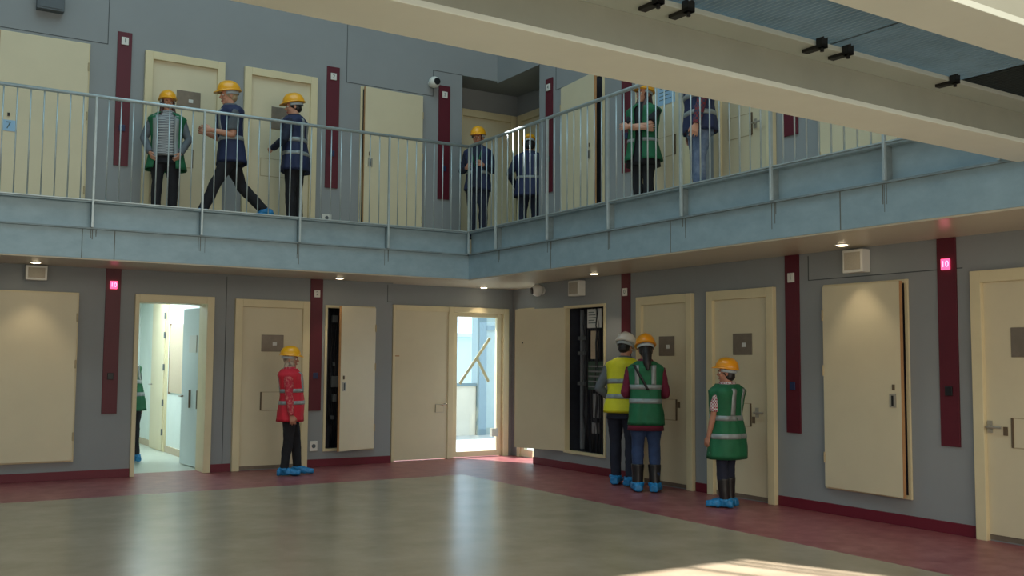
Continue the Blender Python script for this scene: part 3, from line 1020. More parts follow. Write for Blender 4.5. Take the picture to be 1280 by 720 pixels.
cabinet('L', -6.80, -5.83, 0.21, 2.22, 'large closed cream cabinet door at the left edge, ground floor', 'r', 0.4, 0.06, 1.11)
t, lf, P, pb = cabinet('L', *CAB_B, 'narrow cream cabinet with its door ajar right of the red-vest woman', 'r', 25, 0.07, 1.08, True)
fill_interior(t, 'L', -2.71, -1.97, 0.20, 2.18, random.Random(4), False)
t, lf, P, pb = cabinet('R', *CAB_E, 'open electrical cabinet full of dark cables left of the yellow-vest man', 'l', 163, None, 1.1, True)
fill_interior(t, 'R', 1.83, 2.75, 0.22, 2.18, random.Random(8), True)
b = MB()
pb(b, 0.73, 0.75, 1.68, 1.70, -0.006, 0.0)
b.build('peg', 'black', lf)
cabinet('R', 6.26, 7.21, 0.24, 2.20, 'closed cream cabinet lit by a downlight, right part of the ground floor', 'l', 3.0, 0.09, 1.11)
cabinet('L', -6.82, -5.81, 3.16, 5.27, 'upper cream cabinet door at the left edge with a blue sticker', 'r', 1.0, None, 4.1)
cabinet('L', -2.25, -1.27, 3.16, 5.29, 'upper cream cabinet between two maroon panels, left gallery', 'r', 4.0, 0.09, 4.20)
cabinet('R', 1.78, 2.72, 3.16, 5.20, 'upper cream cabinet ajar beside the woman with crossed arms', 'l', 6.0, 0.12, 4.12)
cabinet('R', 6.26, 7.21, 3.16, 5.20, 'upper cream cabinet mostly hidden by the footbridge beam', 'l', 2.0, 0.09, 4.12)
st = thing('number_sticker', (-6.665, -0.075, 4.12), 'small blue sticker with a 7 on the leftmost upper cabinet', 'sticker')
b = MB()
b.box(-6.73, -6.60, -0.0765, -0.0745, 4.07, 4.20)
b.build('sheet', 'bluepaper', st)
wall_text('7', 'L', -6.675, 0.077, 4.135, 0.12, 'digit', st, 'numeral')
b = MB()
b.box(-6.69, -6.665, -0.082, -0.0745, 4.245, 4.285)
tag(b.build('key_cover', 'black'), 'small dark key cover above the blue number sticker', 'key cover')
t = thing('door_notice', W('R', 3.95, 0.013, 4.5), 'pale blue paper notice on the upper door behind the crossed-arms woman', 'notice')
b = MB()
wbox(b, 'R', 3.78, 4.10, 0.0125, 0.016, 4.50, 4.80)
b.build('paper', 'bluepaper', t)
b = MB()
for k in range(5):
    wbox(b, 'R', 3.82, 4.02 + 0.02 * (k % 3), 0.016, 0.017, 4.74 - 0.045 * k, 4.75 - 0.045 * k)
b.build('faint_lines', 'digit', t)

# ------------------------------------------------------------------ small fittings
def speaker(side, u0, u1, z0, z1, label, m_='box', name='wall_speaker'):
    t = thing(name, W(side, (u0 + u1) / 2, 0, z0), label, 'speaker')
    b = MB()
    wbox(b, side, u0, u1, 0, 0.11, z0, z1)
    b.build('housing', 'white' if m_ == 'box' else m_, t, bevel=0.006)
    b = MB()
    wbox(b, side, u0 + .025, u1 - .025, 0.11, 0.116, z0 + .025, z1 - .025)
    b.build('grille', m_, t)
speaker('L', -6.43, -6.20, 2.345, 2.515, 'square white speaker box above the left cabinet door')
speaker('R', 2.06, 2.30, 2.30, 2.50, 'square white speaker box above the electrical cabinet')
speaker('R', 6.57, 6.80, 2.29, 2.505, 'square white speaker box above the downlit right cabinet')
speaker('L', -6.43, -6.13, 5.58, 5.86, 'dark grey vent on the upper wall at the top left', 'vent', 'wall_speaker')  # a vent built like the speakers, so it shares their category

def camera_dome(side, u, z, label, s):
    t = thing('security_camera', W(side, u, 0, z), label, 'security camera')
    T = Matrix.Translation(W(side, u, 0.10, z))
    b = MB()
    wtube(b, side, [(u, 0, z), (u, 0.02, z)], 0.055, 16)
    wtube(b, side, [(u, 0.02, z), (u, 0.10, z)], 0.03, 12)
    b.build('mount', 'white', t, smooth=False)
    b = MB()
    b.ell((0, 0, 0), (0.085, 0.085, 0.085), T, 20, 12)
    bl = b.build('ball', 'white', t, smooth=True)
    dirv = Vector((-0.35, -0.95, -0.15)).normalized() if side == 'L' else Vector((-0.95, -0.1, -0.1)).normalized()
    if s == 'cam2':
        dirv = Vector((-0.9, 0.35, -0.1)).normalized()
    else:
        dirv = Vector((0.12, -0.98, 0.0)).normalized()
    c = W(side, u, 0.10, z)
    b = MB()
    b.tube([c + dirv * 0.05, c + dirv * 0.088], [0.055, 0.046], 16)
    b.build('lens', 'black', bl)
camera_dome('L', -1.13, 5.50, 'white ball security camera on the upper left gallery wall', 'cam1')
camera_dome('R', 1.30, 2.42, 'white ball security camera above the open cabinet leaf in the corner', 'cam2')

DL = [(-6.36, -0.38, 'round recessed downlight above the left cabinet door'),
      (-2.66, -0.38, 'round recessed downlight above the narrow open cabinet'),
      (-0.24, -0.06, 'round recessed downlight nearest the glazed corner door'),
      (-0.34, -2.95, 'round recessed downlight above the electrical cabinet'),
      (-0.34, -6.76, 'round recessed downlight above the right cabinet')]
for x, y, lb in DL:
    t = thing('downlight', (x, y, ZC), lb, 'downlight', 'recessed downlights under the gallery')
    b = MB()
    n = 24
    rings = []
    for rr, zz in ((0.072, ZC), (0.072, ZC - 0.006), (0.056, ZC - 0.008), (0.052, ZC - 0.002)):
        rings.append([(x + rr * math.cos(2 * math.pi * k / n), y + rr * math.sin(2 * math.pi * k / n), zz) for k in range(n)])
    b.loft(rings, False, False)
    b.build('trim_ring', 'white', t, smooth=True)
    b = MB()
    b.ell((x, y, ZC - 0.004), (0.053, 0.053, 0.012), None, 20, 6)
    b.build('lens', 'bulb', t, smooth=True)
    lamp('downlight_lamp', 'SPOT', (x, y, ZC - 0.03), 15, (1.0, 0.85, 0.62), rot=(0, 0, 0), spot_size=R(76), spot_blend=0.6, shadow_soft_size=0.05).parent = None

t = thing('wall_socket', (-2.84, 0, 0.28), 'white power socket on the wall near the red-vest woman', 'socket')
b = MB()
b.box(-2.895, -2.785, -0.02, 0, 0.21, 0.345)
b.build('plate', 'white', t, bevel=0.006)
b = MB()
b.tube([(-2.84, -0.019, 0.278), (-2.84, -0.0225, 0.278)], 0.028, 16)
b.build('outlet', 'vent', t)
t = thing('wall_socket', (-3.0, 0, 3.3), 'white power socket low on the upper gallery wall', 'socket')
b = MB()
b.box(-2.79, -2.65, -0.02, 0, 3.33, 3.43)
b.build('plate', 'white', t, bevel=0.006)
b = MB()
b.tube([(-2.72, -0.019, 3.38), (-2.72, -0.0225, 3.38)], 0.026, 16)
b.build('outlet', 'vent', t)

# ------------------------------------------------------------------ people
def remesh(mb, name, mats, voxel, smooth_it=4, dec=0.4, wr=0.0, wscale=9.0, seed=0):
    me = mb.mesh(name + '_tmp', mats, (0, 0, 0), True)
    o = bpy.data.objects.new(name + '_tmp', me)
    COL.objects.link(o)
    r = o.modifiers.new('r', 'REMESH')
    r.mode = 'VOXEL'
    r.voxel_size = voxel
    r.use_smooth_shade = True
    if smooth_it:
        s = o.modifiers.new('s', 'SMOOTH')
        s.iterations = smooth_it
        s.factor = 0.5
    if dec < 1:
        d = o.modifiers.new('d', 'DECIMATE')
        d.ratio = dec
    dg = bpy.context.evaluated_depsgraph_get()
    m2 = bpy.data.meshes.new_from_object(o.evaluated_get(dg))
    bpy.data.objects.remove(o)
    bpy.data.meshes.remove(me)
    m2.name = name
    if wr:
        off = Vector((seed * 3.7, seed * 1.3, seed * 2.1))
        nn = [v.normal.copy() for v in m2.vertices]
        for v, n_ in zip(m2.vertices, nn):
            p = v.co
            v.co = p + n_ * wr * (noise.noise(Vector((p.x * wscale, p.y * wscale, p.z * wscale * 0.8)) + off) + 0.5 * noise.noise(Vector((p.x * wscale * 2.3, p.y * wscale * 2.3, p.z * wscale * 3.0)) + off))
    for p in m2.polygons:
        p.use_smooth = True
    return m2

def child(me, name, parent, label=None):
    o = bpy.data.objects.new(name, me)
    COL.objects.link(o)
    o.parent = parent
    if label:
        o['label'] = label
    return o

def ik(a, t, l1, l2, pole):
    a, t = Vector(a), Vector(t)
    d = t - a
    L = min(d.length, (l1 + l2) * 0.999)
    dn = d.normalized()
    x = (l1 * l1 - l2 * l2 + L * L) / (2 * L)
    h = math.sqrt(max(l1 * l1 - x * x, 0))
    pv = Vector(pole)
    pv = (pv - dn * pv.dot(dn)).normalized()
    return a + dn * x + pv * h, a + dn * L

PROF = [(0.30, .185, .135, .012), (0.42, .178, .130, .012), (0.47, .170, .122, .012), (0.52, .168, .120, .012), (0.57, .154, .110, .008), (0.63, .140, .102, .002), (0.70, .152, .112, -.004), (0.76, .168, .116, -.002), (0.80, .172, .104, .004), (0.825, .145, .086, .012), (0.845, .085, .066, .012), (0.87, .056, .058, .006)]
def prof(t):
    if t <= PROF[0][0]:
        return PROF[0][1:]
    for a, b in zip(PROF[:-1], PROF[1:]):
        if t <= b[0]:
            k = (t - a[0]) / (b[0] - a[0])
            return tuple(a[i] * (1 - k) + b[i] * k for i in (1, 2, 3))
    return PROF[-1][1:]

class Person:
    def __init__(s, label, loc, yaw, H, build=1.0, lean=0.0, twist=0.0, pel=(0, 0), lhand=None, rhand=None, lfoot=(0.10, 0.0), rfoot=(-0.10, 0.0), ltoe=8, rtoe=-8, lank=None, rank=None, lpitch=0, rpitch=0, head=(0, 0), skin='skin', belly=0.0, drop=0.0, curl=35, elbow=((0.7, 0.6, -0.2), (-0.7, 0.6, -0.2)), knee=(0.0, 0.0)):
        s.H, s.k, s.b = H, H / 1.7, build
        s.label, s.loc, s.yaw, s.skin = label, loc, yaw, skin
        s.lean, s.twist, s.belly, s.curl = R(lean), R(twist), belly, curl
        H_ = H
        s.pel = Vector((pel[0], pel[1], 0.52 * H_ - drop))
        s.seed = int(abs(loc[0] * 13 + loc[1] * 29)) + 1
        s.sh = {}
        for sd in (1, -1):
            s.sh[sd] = s.T(Vector((0.158 * build * s.k * sd, 0.01, 0.80 * H_)))
        hd = {1: lhand or (0.22, -0.04, 0.47), -1: rhand or (-0.22, -0.04, 0.47)}
        s.el, s.wr = {}, {}
        for i, sd in enumerate((1, -1)):
            t = Vector((hd[sd][0] * s.k, hd[sd][1] * s.k, hd[sd][2] * H_))
            s.el[sd], s.wr[sd] = ik(s.sh[sd], t, 0.172 * H_, 0.150 * H_, elbow[i])
        ft = {1: (lfoot, ltoe, lank, lpitch), -1: (rfoot, rtoe, rank, rpitch)}
        s.hip, s.kn, s.an, s.fy, s.fp = {}, {}, {}, {}, {}
        for i, sd in enumerate((1, -1)):
            (fx, fyy), toe, ank, pit = ft[sd]
            s.hip[sd] = s.pel + Vector((0.085 * s.k * sd * build, 0.005, -0.01))
            az = 0.052 * H_ if ank is None else ank
            s.an[sd] = Vector((fx * s.k, fyy * s.k, az))
            s.fy[sd], s.fp[sd] = R(toe), R(pit)
            pole = Vector((math.sin(R(toe)), -math.cos(R(toe)), 0)) * 1.0 + Vector((knee[i], 0, 0))
            s.kn[sd], s.an[sd] = ik(s.hip[sd], s.an[sd], 0.2292 * H_, 0.2292 * H_, pole)
        # head frame
        nk = s.T(Vector((0, 0.012, 0.855 * H_)))
        hc = s.T(Vector((0, -0.008 * s.k, 0.928 * H_)))
        Rm = Matrix.Rotation(s.twist + R(head[0]), 4, 'Z') @ Matrix.Rotation(s.lean * 0.5 + R(head[1]), 4, 'X')
        s.Th = Matrix.Translation(hc) @ Rm @ Matrix.Scale(s.k, 4)
        s.nk, s.hc = nk, hc
        s.body()

    def T(s, p):
        """bend a straight-standing point by the lean and twist of the upper body"""
        t = p.z / s.H
        u = max(0.0, min(1.0, (t - 0.50) / 0.22))
        q = Vector((p.x, p.y, p.z - 0.52 * s.H))
        q = Matrix.Rotation(s.twist * u, 4, 'Z') @ q
        if t > 0.5:
            q = Matrix.Rotation(s.lean * u, 4, 'X') @ q
        return q + s.pel

    def S(s, t, x=None, phi=None, off=0.0, front=None, wr=0.0, fl=0.0, n=2.5):
        hw, hd, yo = prof(t)
        f = max(0.0, (0.52 - t)) * fl
        hw = (hw * s.b) * s.k + off + f
        hd = (hd * (0.5 + 0.5 * s.b)) * s.k + off + f
        bel = s.belly * math.exp(-((t - 0.58) / 0.10) ** 2)
        if phi is None:
            xx = max(-0.98, min(0.98, x / hw))
            yy = (1 - abs(xx) ** n) ** (1 / n)
            px, py = x, (-yy if front else yy) * hd
        else:
            c, sn = math.cos(phi), math.sin(phi)
            rr = (abs(c) ** n + abs(sn) ** n) ** (-1 / n)
            px, py = c * rr * hw, sn * rr * hd
        if py < 0:
            py -= bel * (-py / hd)
        p = Vector((px, py + yo * s.k, t * s.H))
        if wr:
            a = math.atan2(py, px)
            o = s.seed * 1.7
            nz = noise.noise(Vector((math.cos(a) * 2.6 + o, math.sin(a) * 2.6, t * 5))) + 0.6 * noise.noise(Vector((math.cos(a) * 6 + o, math.sin(a) * 6, t * 12)))
            g = 1 + wr * nz / max(0.12, Vector((px, py)).length)
            p.x *= g
            p.y = yo * s.k + (p.y - yo * s.k) * g
        return s.T(p)

    def hand(s, mb, sd, sc_=1.0):
        k = s.k * 0.98 * sc_
        w, e = s.wr[sd], s.el[sd]
        d = (w - e).normalized()
        side = Vector((sd, 0, 0))
        inn = -side + Vector((0, 0.15, 0))
        n_ = (inn - d * inn.dot(d)).normalized()            # palm normal (inwards)
        a = d.cross(n_).normalized()                        # across the palm
        if a.dot(Vector((0, -1, 0))) < 0 and abs(d.z) > 0.5:
            a = -a
        elif abs(d.z) <= 0.5 and a.z < 0:
            a = -a
        rings = []
        for q, (u, hw, hh) in enumerate(((-0.02, .026, .021), (0.0, .028, .019), (.03, .036, .016), (.06, .041, .015), (.088, .040, .013))):
            c = w + d * u * k
            rings.append([c + (a * math.cos(2 * math.pi * j / 12) * hw + n_ * math.sin(2 * math.pi * j / 12) * hh) * k for j in range(12)])
        mb.loft(rings)
        for f, (ao, L, sp) in enumerate(((.033, .072, .16), (.012, .080, .05), (-.010, .074, -.06), (-.031, .058, -.18))):
            p = w + (d * .080 + a * ao) * k
            dr = (d + a * sp).normalized()
            pts = [p]
            ang = 0
            for seg in (.45, .32, .25):
                ang += R(s.curl) * (0.6 if seg == .45 else 0.8)
                p = p + (dr * math.cos(ang) + n_ * math.sin(ang)) * L * seg * k
                pts.append(p)
            mb.tube(pts, [.0088 * k, .0085 * k, .0078 * k, .0062 * k], 8)
        p = w + (d * .022 + a * .026) * k
        pts = [p, p + (d * .026 + a * .024 + n_ * .010) * k, p + (d * .054 + a * .030 + n_ * .022) * k, p + (d * .074 + a * .028 + n_ * .032) * k]
        mb.tube(pts, [.012 * k, .0115 * k, .010 * k, .0075 * k], 8)

    def limb(s, mb, pts, rad, seg=12, sub=4):
        pts = [Vector(p) for p in pts]
        out, rr = [], []
        for i in range(len(pts) - 1):
            p0 = pts[max(i - 1, 0)]
            p1, p2 = pts[i], pts[i + 1]
            p3 = pts[min(i + 2, len(pts) - 1)]
            for q in range(sub):
                t = q / sub
                lin_ = p1.lerp(p2, t)
                cr = 0.5 * ((2 * p1) + (p2 - p0) * t + (2 * p0 - 5 * p1 + 4 * p2 - p3) * t * t + (3 * p1 - p0 - 3 * p2 + p3) * t ** 3)
                out.append(lin_.lerp(cr, 0.35))
                rr.append(rad[i] * (1 - t) + rad[i + 1] * t)
        out.append(pts[-1])
        rr.append(rad[-1])
        mb.tube(out, rr, seg)

    def arm_pts(s, sd):
        a, e, w = s.sh[sd], s.el[sd], s.wr[sd]
        return a, a.lerp(e, 0.35), a.lerp(e, 0.75), e, e.lerp(w, 0.3), e.lerp(w, 0.7), w

    def leg_pts(s, sd):
        a, e, w = s.hip[sd], s.kn[sd], s.an[sd]
        return a, a.lerp(e, 0.4), a.lerp(e, 0.8), e, e.lerp(w, 0.3), e.lerp(w, 0.7), w

    def foot(s, mb, sd, off=0.0, puff=0.0, top=0.0):
        k = s.k
        an = s.an[sd]
        Mf = Matrix.Translation(an) @ Matrix.Rotation(s.fy[sd], 4, 'Z') @ Matrix.Rotation(s.fp[sd], 4, 'X')
        base = -0.052 * s.H + 0.002 + (0.0)
        rings = []
        secs = ((-0.075, .022, .050), (-0.06, .033, .078), (-0.02, .038, .100), (.03, .040, .092), (.08, .044, .070), (.13, .047, .054), (.17, .043, .046), (.198, .026, .036))
        for j, (u, hw, ht) in enumerate(secs):
            hw = hw * k + off
            ht = ht * k + off + puff * (0.6 + 0.4 * math.sin(j * 2.1 + s.seed))
            uu = u * k + (off if j == len(secs) - 1 else (-off if j == 0 else 0))
            ring = []
            for q in range(16):
                a = 2 * math.pi * q / 16
                x = hw * math.cos(a) * (1 + 0.25 * max(0, -math.sin(a))) * (1 + puff * 6 * noise.noise(Vector((j * 1.3, q * 0.9, s.seed))))
                z = base + ht * 0.5 + ht * 0.5 * (abs(math.sin(a)) ** 0.7) * (1 if math.sin(a) > 0 else -1)
                ring.append(Mf @ Vector((x, -uu, z)))
            rings.append(ring)
        mb.loft(rings)
        if top:
            mb.tube([an + Vector((0, 0, -0.03)), an + Vector((0, 0, top * 0.5)), an + Vector((0, 0, top))], [.050 * k + off, .050 * k + off + puff, .043 * k + off], 14)

    def body(s):
        mb = MB()
        rings = []
        for t in (0.47, 0.52, 0.57, 0.63, 0.70, 0.76, 0.80, 0.825, 0.845, 0.87):
            rings.append([s.S(t, phi=2 * math.pi * q / 24, off=-0.012) for q in range(24)])
        mb.loft(rings)
        k = s.k
        nd = (s.hc - s.nk)
        s.limb(mb, [s.nk - nd * 0.3, s.nk, s.nk + nd * 0.6], [.062 * k, .056 * k, .056 * k], 14)
        for sd in (1, -1):
            s.limb(mb, s.arm_pts(sd), [v * k for v in (.056, .049, .041, .037, .038, .031, .026)])
            s.hand(mb, sd)
            s.limb(mb, s.leg_pts(sd), [v * k for v in (.088, .080, .060, .053, .054, .042, .036)])
            s.foot(mb, sd)
        T = s.Th
        mb.ell((0, .012, .028), (.074, .093, .088), T)
        mb.ell((0, -.020, -.040), (.056, .064, .074), T)
        mb.ell((0, -.056, -.094), (.025, .022, .020), T)
        mb.ell((0, -.074, .022), (.046, .016, .011), T)
        mb.tube([T @ Vector(p) for p in ((0, -.080, .008), (0, -.092, -.012), (0, -.106, -.034))], [.008 * k, .010 * k, .013 * k], 10)
        mb.ell((0, -.080, -.036), (.020, .014, .009), T)
        for sd in (1, -1):
            mb.ell((.074 * sd, .014, -.010), (.010, .019, .031), T)
            mb.ell((.036 * sd, -.060, -.030), (.022, .020, .022), T)
        me = remesh(mb, 'person', s.skin, 0.0058, 3, 0.32)
        o = bpy.data.objects.new('person', me)
        o.location = s.loc
        o.rotation_euler = (0, 0, R(s.yaw))
        COL.objects.link(o)
        tag(o, s.label, 'person')
        s.o = o
        lm = MB()
        lm.ell((0, -.082, -.064), (.022, .009, .0065), T, 12, 8)
        lm.ell((0, -.081, -.073), (.017, .009, .0065), T, 12, 8)
        child(lm.mesh('mouth', 'lip', (0, 0, 0), True), 'mouth', o)
        for sd in (1, -1):
            e = MB()
            e.ell((.031 * sd, -.071, .000), (.0125, .0125, .010), T, 12, 8, 0)
            e.ell((.031 * sd, -.0785, .000), (.0058, .0058, .0058), T, 10, 6, 1)
            child(e.mesh('eye', ['eye', 'iris'], (0, 0, 0), True), 'eye', o)
            e = MB()
            e.tube([T @ Vector((.016 * sd, -.0905, .021)), T @ Vector((.032 * sd, -.089, .026)), T @ Vector((.050 * sd, -.078, .020))], [.003 * k, .004 * k, .002 * k], 6)
            child(e.mesh('eyebrow', 'hair_dark', (0, 0, 0), True), 'eyebrow', o)

    # ---- clothing
    def helmet(s, m_='yhat', tilt=0.0, strap=True):
        T = s.Th @ Matrix.Translation((0, .010, .050)) @ Matrix.Rotation(R(tilt), 4, 'X')
        mb = MB()
        rings = []
        nu = 36
        for a in range(11):
            la = R(90) * a / 10.3
            ring = []
            for q in range(nu):
                lo = 2 * math.pi * q / nu
                c, sn = math.cos(lo), math.sin(lo)
                rr = math.cos(la) ** 0.85
                z = .128 * math.sin(la) ** 0.95
                rdg = .006 * math.exp(-((c * .112 * rr) / .016) ** 2) * (math.sin(la) ** 0.5)
                ring.append(T @ Vector((.113 * c * rr, .140 * sn * rr, z + rdg)))
            rings.append(ring)
        mb.loft(rings, True, True)
        h = child(mb.mesh('hard_hat', m_, (0, 0, 0), True), 'hard_hat', s.o)
        mb = MB()
        def edge(o_, z):
            r = []
            for q in range(nu):
                lo = 2 * math.pi * q / nu
                c, sn = math.cos(lo), math.sin(lo)
                pk = .036 * max(0, -sn) ** 2.2
                r.append(T @ Vector(((.113 + o_) * c, (.140 + o_) * sn - (pk if o_ > 0.001 else 0), z - (pk * 0.35 if o_ > 0.001 else 0))))
            return r
        mb.loft([edge(0, .012), edge(.009, .003), edge(.009, -.004), edge(-.004, -.004)], False, False)
        child(mb.mesh('brim', m_, (0, 0, 0), True), 'brim', h)
        mb = MB()
        rg = []
        for q in range(-2, 15):
            lo = math.pi * q / 12
            rg.append((.098 * math.cos(lo), .118 * math.sin(lo)))
        mb.loft([[T @ Vector((x, y, z)) for x, y in rg] + [T @ Vector((x * .93, y * .93, z)) for x, y in reversed(rg)] for z in (-.045, -.012)])
        child(mb.mesh('headband', 'strap', (0, 0, 0), True), 'headband', h, 'pale rear headband strap')
        return h

    def hair(s, kind, m_):
        T = s.Th
        mb = MB()
        if kind == 'scarf':
            mb.ell((0, .014, .018), (.088, .098, .100), T)
            mb.ell((0, .0, -.060), (.072, .072, .072), T)
            nd = s.hc - s.nk
            s.limb(mb, [s.nk - nd * .25, s.nk + nd * .15, s.nk + nd * .6], [.105 * s.k, .080 * s.k, .072 * s.k], 14)
            me = remesh(mb, 'headscarf', m_, 0.008, 3, 0.5, 0.006, 14, s.seed)
            return child(me, 'headscarf', s.o, 'patterned beige headscarf')
        mb.ell((0, .022, .024), (.081, .090, .091), T)
        if kind == 'short':
            mb.ell((0, .045, -.030), (.070, .062, .050), T)
        if kind in ('bob', 'long', 'tail'):
            mb.ell((0, .042, -.035), (.078, .064, .070), T)
        if kind == 'long':
            for sd in (1, -1):
                mb.tube([T @ Vector(p) for p in ((.066 * sd, -.005, .01), (.076 * sd, -.012, -.08), (.085 * sd, -.045, -.18), (.080 * sd, -.075, -.27))], [.024 * s.k, .026 * s.k, .026 * s.k, .012 * s.k], 10)
            mb.tube([T @ Vector(p) for p in ((0, .06, 0), (0, .085, -.10), (0, .105, -.22), (0, .11, -.30))], [.06 * s.k, .066 * s.k, .055 * s.k, .02 * s.k], 12)
        if kind == 'tail':
            mb.tube([T @ Vector(p) for p in ((0, .08, -.01), (0, .105, -.09), (0, .115, -.20), (0, .12, -.28))], [.05 * s.k, .055 * s.k, .045 * s.k, .015 * s.k], 12)
        me = remesh(mb, 'hair', m_, 0.008, 3, 0.5, 0.005, 18, s.seed)
        return child(me, 'hair', s.o)

    def shell(s, name, m_, ts, off, wr=0.006, open_front=0.0, fl=0.15, parent=None, label=None, shoulder=0.0):
        mb = MB()
        n = 48
        rings = []
        for t in ts:
            o_ = off + shoulder * math.exp(-((t - 0.805) / 0.025) ** 2)
            rings.append([s.S(t, phi=2 * math.pi * q / n, off=o_, wr=wr, fl=fl) for q in range(n)])
        if open_front:
            # keep the ring closed behind but open between the two front edges
            idx = [q for q in range(n) if not (math.sin(2 * math.pi * q / n) < 0 and abs(math.cos(2 * math.pi * q / n)) < open_front)]
            st = next(i for i, q in enumerate(idx) if idx[i - 1] != q - 1 and q != 0) if True else 0
            idx = idx[st:] + idx[:st]
            rr = [[r[q] for q in idx] for r in rings]
            mb.loft(rr, False, False, closed=False)
            me = mb.mesh(name, m_, (0, 0, 0), True)
            o = child(me, name, parent or s.o, label)
            sm = o.modifiers.new('thickness', 'SOLIDIFY')
            sm.thickness = 0.006
            sm.offset = -1
            return o
        inner = [[p.lerp(s.S(ts[0] + 0.02, phi=0, off=0) * 0 + sum(rings[0], Vector()) / n, 0.10) + Vector((0, 0, 0.03)) for p in rings[0]]]
        mb.loft(inner + rings, True, True)
        return child(mb.mesh(name, m_, (0, 0, 0), True), name, parent or s.o, label)

    def band(s, parent, t0, t1, off, wr=0.006, fl=0.15, open_front=0.0):
        mb = MB()
        n = 64
        idx = list(range(n))
        if open_front:
            idx = [q for q in range(n) if not (math.sin(2 * math.pi * q / n) < 0 and abs(math.cos(2 * math.pi * q / n)) < open_front)]
            st = next(i for i, q in enumerate(idx) if idx[i - 1] != q - 1 and q != 0)
            idx = idx[st:] + idx[:st]
        rings = []
        for t, o_ in ((t0, -.004), (t0, .0035), ((t0 + t1) / 2, .0045), (t1, .0035), (t1, -.004)):
            rings.append([s.S(t, phi=2 * math.pi * q / n, off=off + o_, wr=wr, fl=fl) for q in idx])
        mb.loft(rings, False, False, closed=not open_front)
        child(mb.mesh('reflective_band', 'refl', (0, 0, 0), True), 'reflective_band', parent, 'silver reflective band')

    def braces(s, parent, x, t0, t1, off, wr=0.006, fl=0.15, front=(True, False), w_=0.026, shoulder=0.0):
        for fr in front:
            for sd in (1, -1):
                mb = MB()
                rings = []
                for j in range(13):
                    t = t0 + (t1 - t0) * j / 12
                    o_ = off + shoulder * math.exp(-((t - 0.805) / 0.025) ** 2) + 0.0045
                    a = [s.S(t, x=sd * x + q * w_, off=o_, front=fr, wr=wr, fl=fl) for q in (-1, 0, 1)]
                    nrm = Vector((0, 1 if fr else -1, 0)) * 0.008
                    rings.append(a + [a[2] + nrm, a[1] + nrm, a[0] + nrm])
                mb.loft(rings)
                child(mb.mesh('reflective_brace', 'refl', (0, 0, 0), True), 'reflective_brace', parent, 'silver reflective shoulder strip')

    def vest(s, m_, hem=0.47, bands=((.555, .585), (.645, .675)), off=0.034, braces_=True, open_front=0.0, wr=0.018, fl=0.10, bx=0.085):
        ts = [hem + (0.80 - hem) * q / 16 for q in range(17)] + [0.812, 0.825, 0.838, 0.85]
        v = s.shell('safety_vest', m_, ts, off, wr, open_front, fl, shoulder=0.016)
        for t0, t1 in bands:
            s.band(v, t0, t1, off, wr, fl, open_front)
        if braces_ and bands:
            s.braces(v, bx * s.k, bands[-1][1], 0.822, off, wr, fl, shoulder=0.016)
        return v

    def shirt(s, m_, sleeve='long', sm=None, off=0.018, hem=0.47, name='shirt'):
        ts = [hem + (0.80 - hem) * q / 12 for q in range(13)] + [0.815, 0.83, 0.85, 0.865]
        sh = s.shell(name, m_, ts, off, 0.004)
        for sd in (1, -1):
            mb = MB()
            P = s.arm_pts(sd)
            k = s.k
            if sleeve == 'long':
                s.limb(mb, P, [v * k for v in (.074, .066, .056, .052, .052, .045, .041)], 14)
            else:
                s.limb(mb, P[:3] + (P[2].lerp(P[3], .3),), [v * k for v in (.076, .070, .066, .066)], 14)
            me = remesh(mb, 'sleeve', sm or m_, 0.009, 2, 0.6, 0.007, 16, s.seed + sd)
            child(me, 'sleeve', sh)
        return sh

    def trousers(s, m_, hem=1.0, flare=0.0, boots=None):
        mb = MB()
        rings = []
        for t in (0.445, 0.47, 0.52, 0.57, 0.60):
            rings.append([s.S(t, phi=2 * math.pi * q / 24, off=0.004) for q in range(24)])
        mb.loft(rings)
        k = s.k
        for sd in (1, -1):
            P = s.leg_pts(sd)
            rd = [.100, .092, .074, .068, .068, .060 + flare, .058 + flare]
            s.limb(mb, P, [v * k for v in rd], 16)
        me = remesh(mb, 'trousers', m_, 0.010, 3, 0.5, 0.009, 9, s.seed)
        return child(me, 'trousers', s.o)

    def boots(s, m_='boot', up=0.24):
        for sd in (1, -1):
            mb = MB()
            s.foot(mb, sd, 0.008)
            a, e = s.an[sd], s.kn[sd]
            s.limb(mb, [a - Vector((0, 0, .02)), a.lerp(e, .3), a.lerp(e, up / 0.245 * 0.6)], [.060 * s.k, .066 * s.k, .076 * s.k], 14)
            me = remesh(mb, 'boot', m_, 0.009, 2, 0.6, 0.003, 14, s.seed)
            child(me, 'boot', s.o)

    def shoes(s, m_='boot'):
        for sd in (1, -1):
            mb = MB()
            s.foot(mb, sd, 0.006)
            me = remesh(mb, 'shoe', m_, 0.008, 2, 0.6)
            child(me, 'shoe', s.o)

    def covers(s, m_='cover'):
        for sd in (1, -1):
            mb = MB()
            s.foot(mb, sd, 0.018, 0.008, 0.012)
            me = remesh(mb, 'overshoe', m_, 0.008, 1, 0.7, 0.009, 26, s.seed + sd)
            for v in me.vertices:
                v.co.z = max(v.co.z, 0.001)
            child(me, 'overshoe', s.o, 'crinkled blue plastic overshoe')

# woman in the red vest, ground floor left, in profile facing right
p = Person('woman in a red vest and headscarf standing in blue overshoes by a cell door', (-3.44, -0.79, 0), 66, 1.555, 1.06, lean=-2, rhand=(-0.255, -0.03, 0.485), lhand=(0.20, -0.06, 0.485), rfoot=(-0.09, 0.07), lfoot=(0.09, -0.10), head=(0, 2), belly=0.03, skin='skin2', rtoe=2, ltoe=6)
p.hair('scarf', 'scarf')
p.helmet('yhat', 2)
p.trousers('blackcloth')
p.shirt('redprint', hem=0.46)
p.vest('vred', 0.43, ((.565, .595), (.66, .69)), 0.036, open_front=0.0)
p.covers()

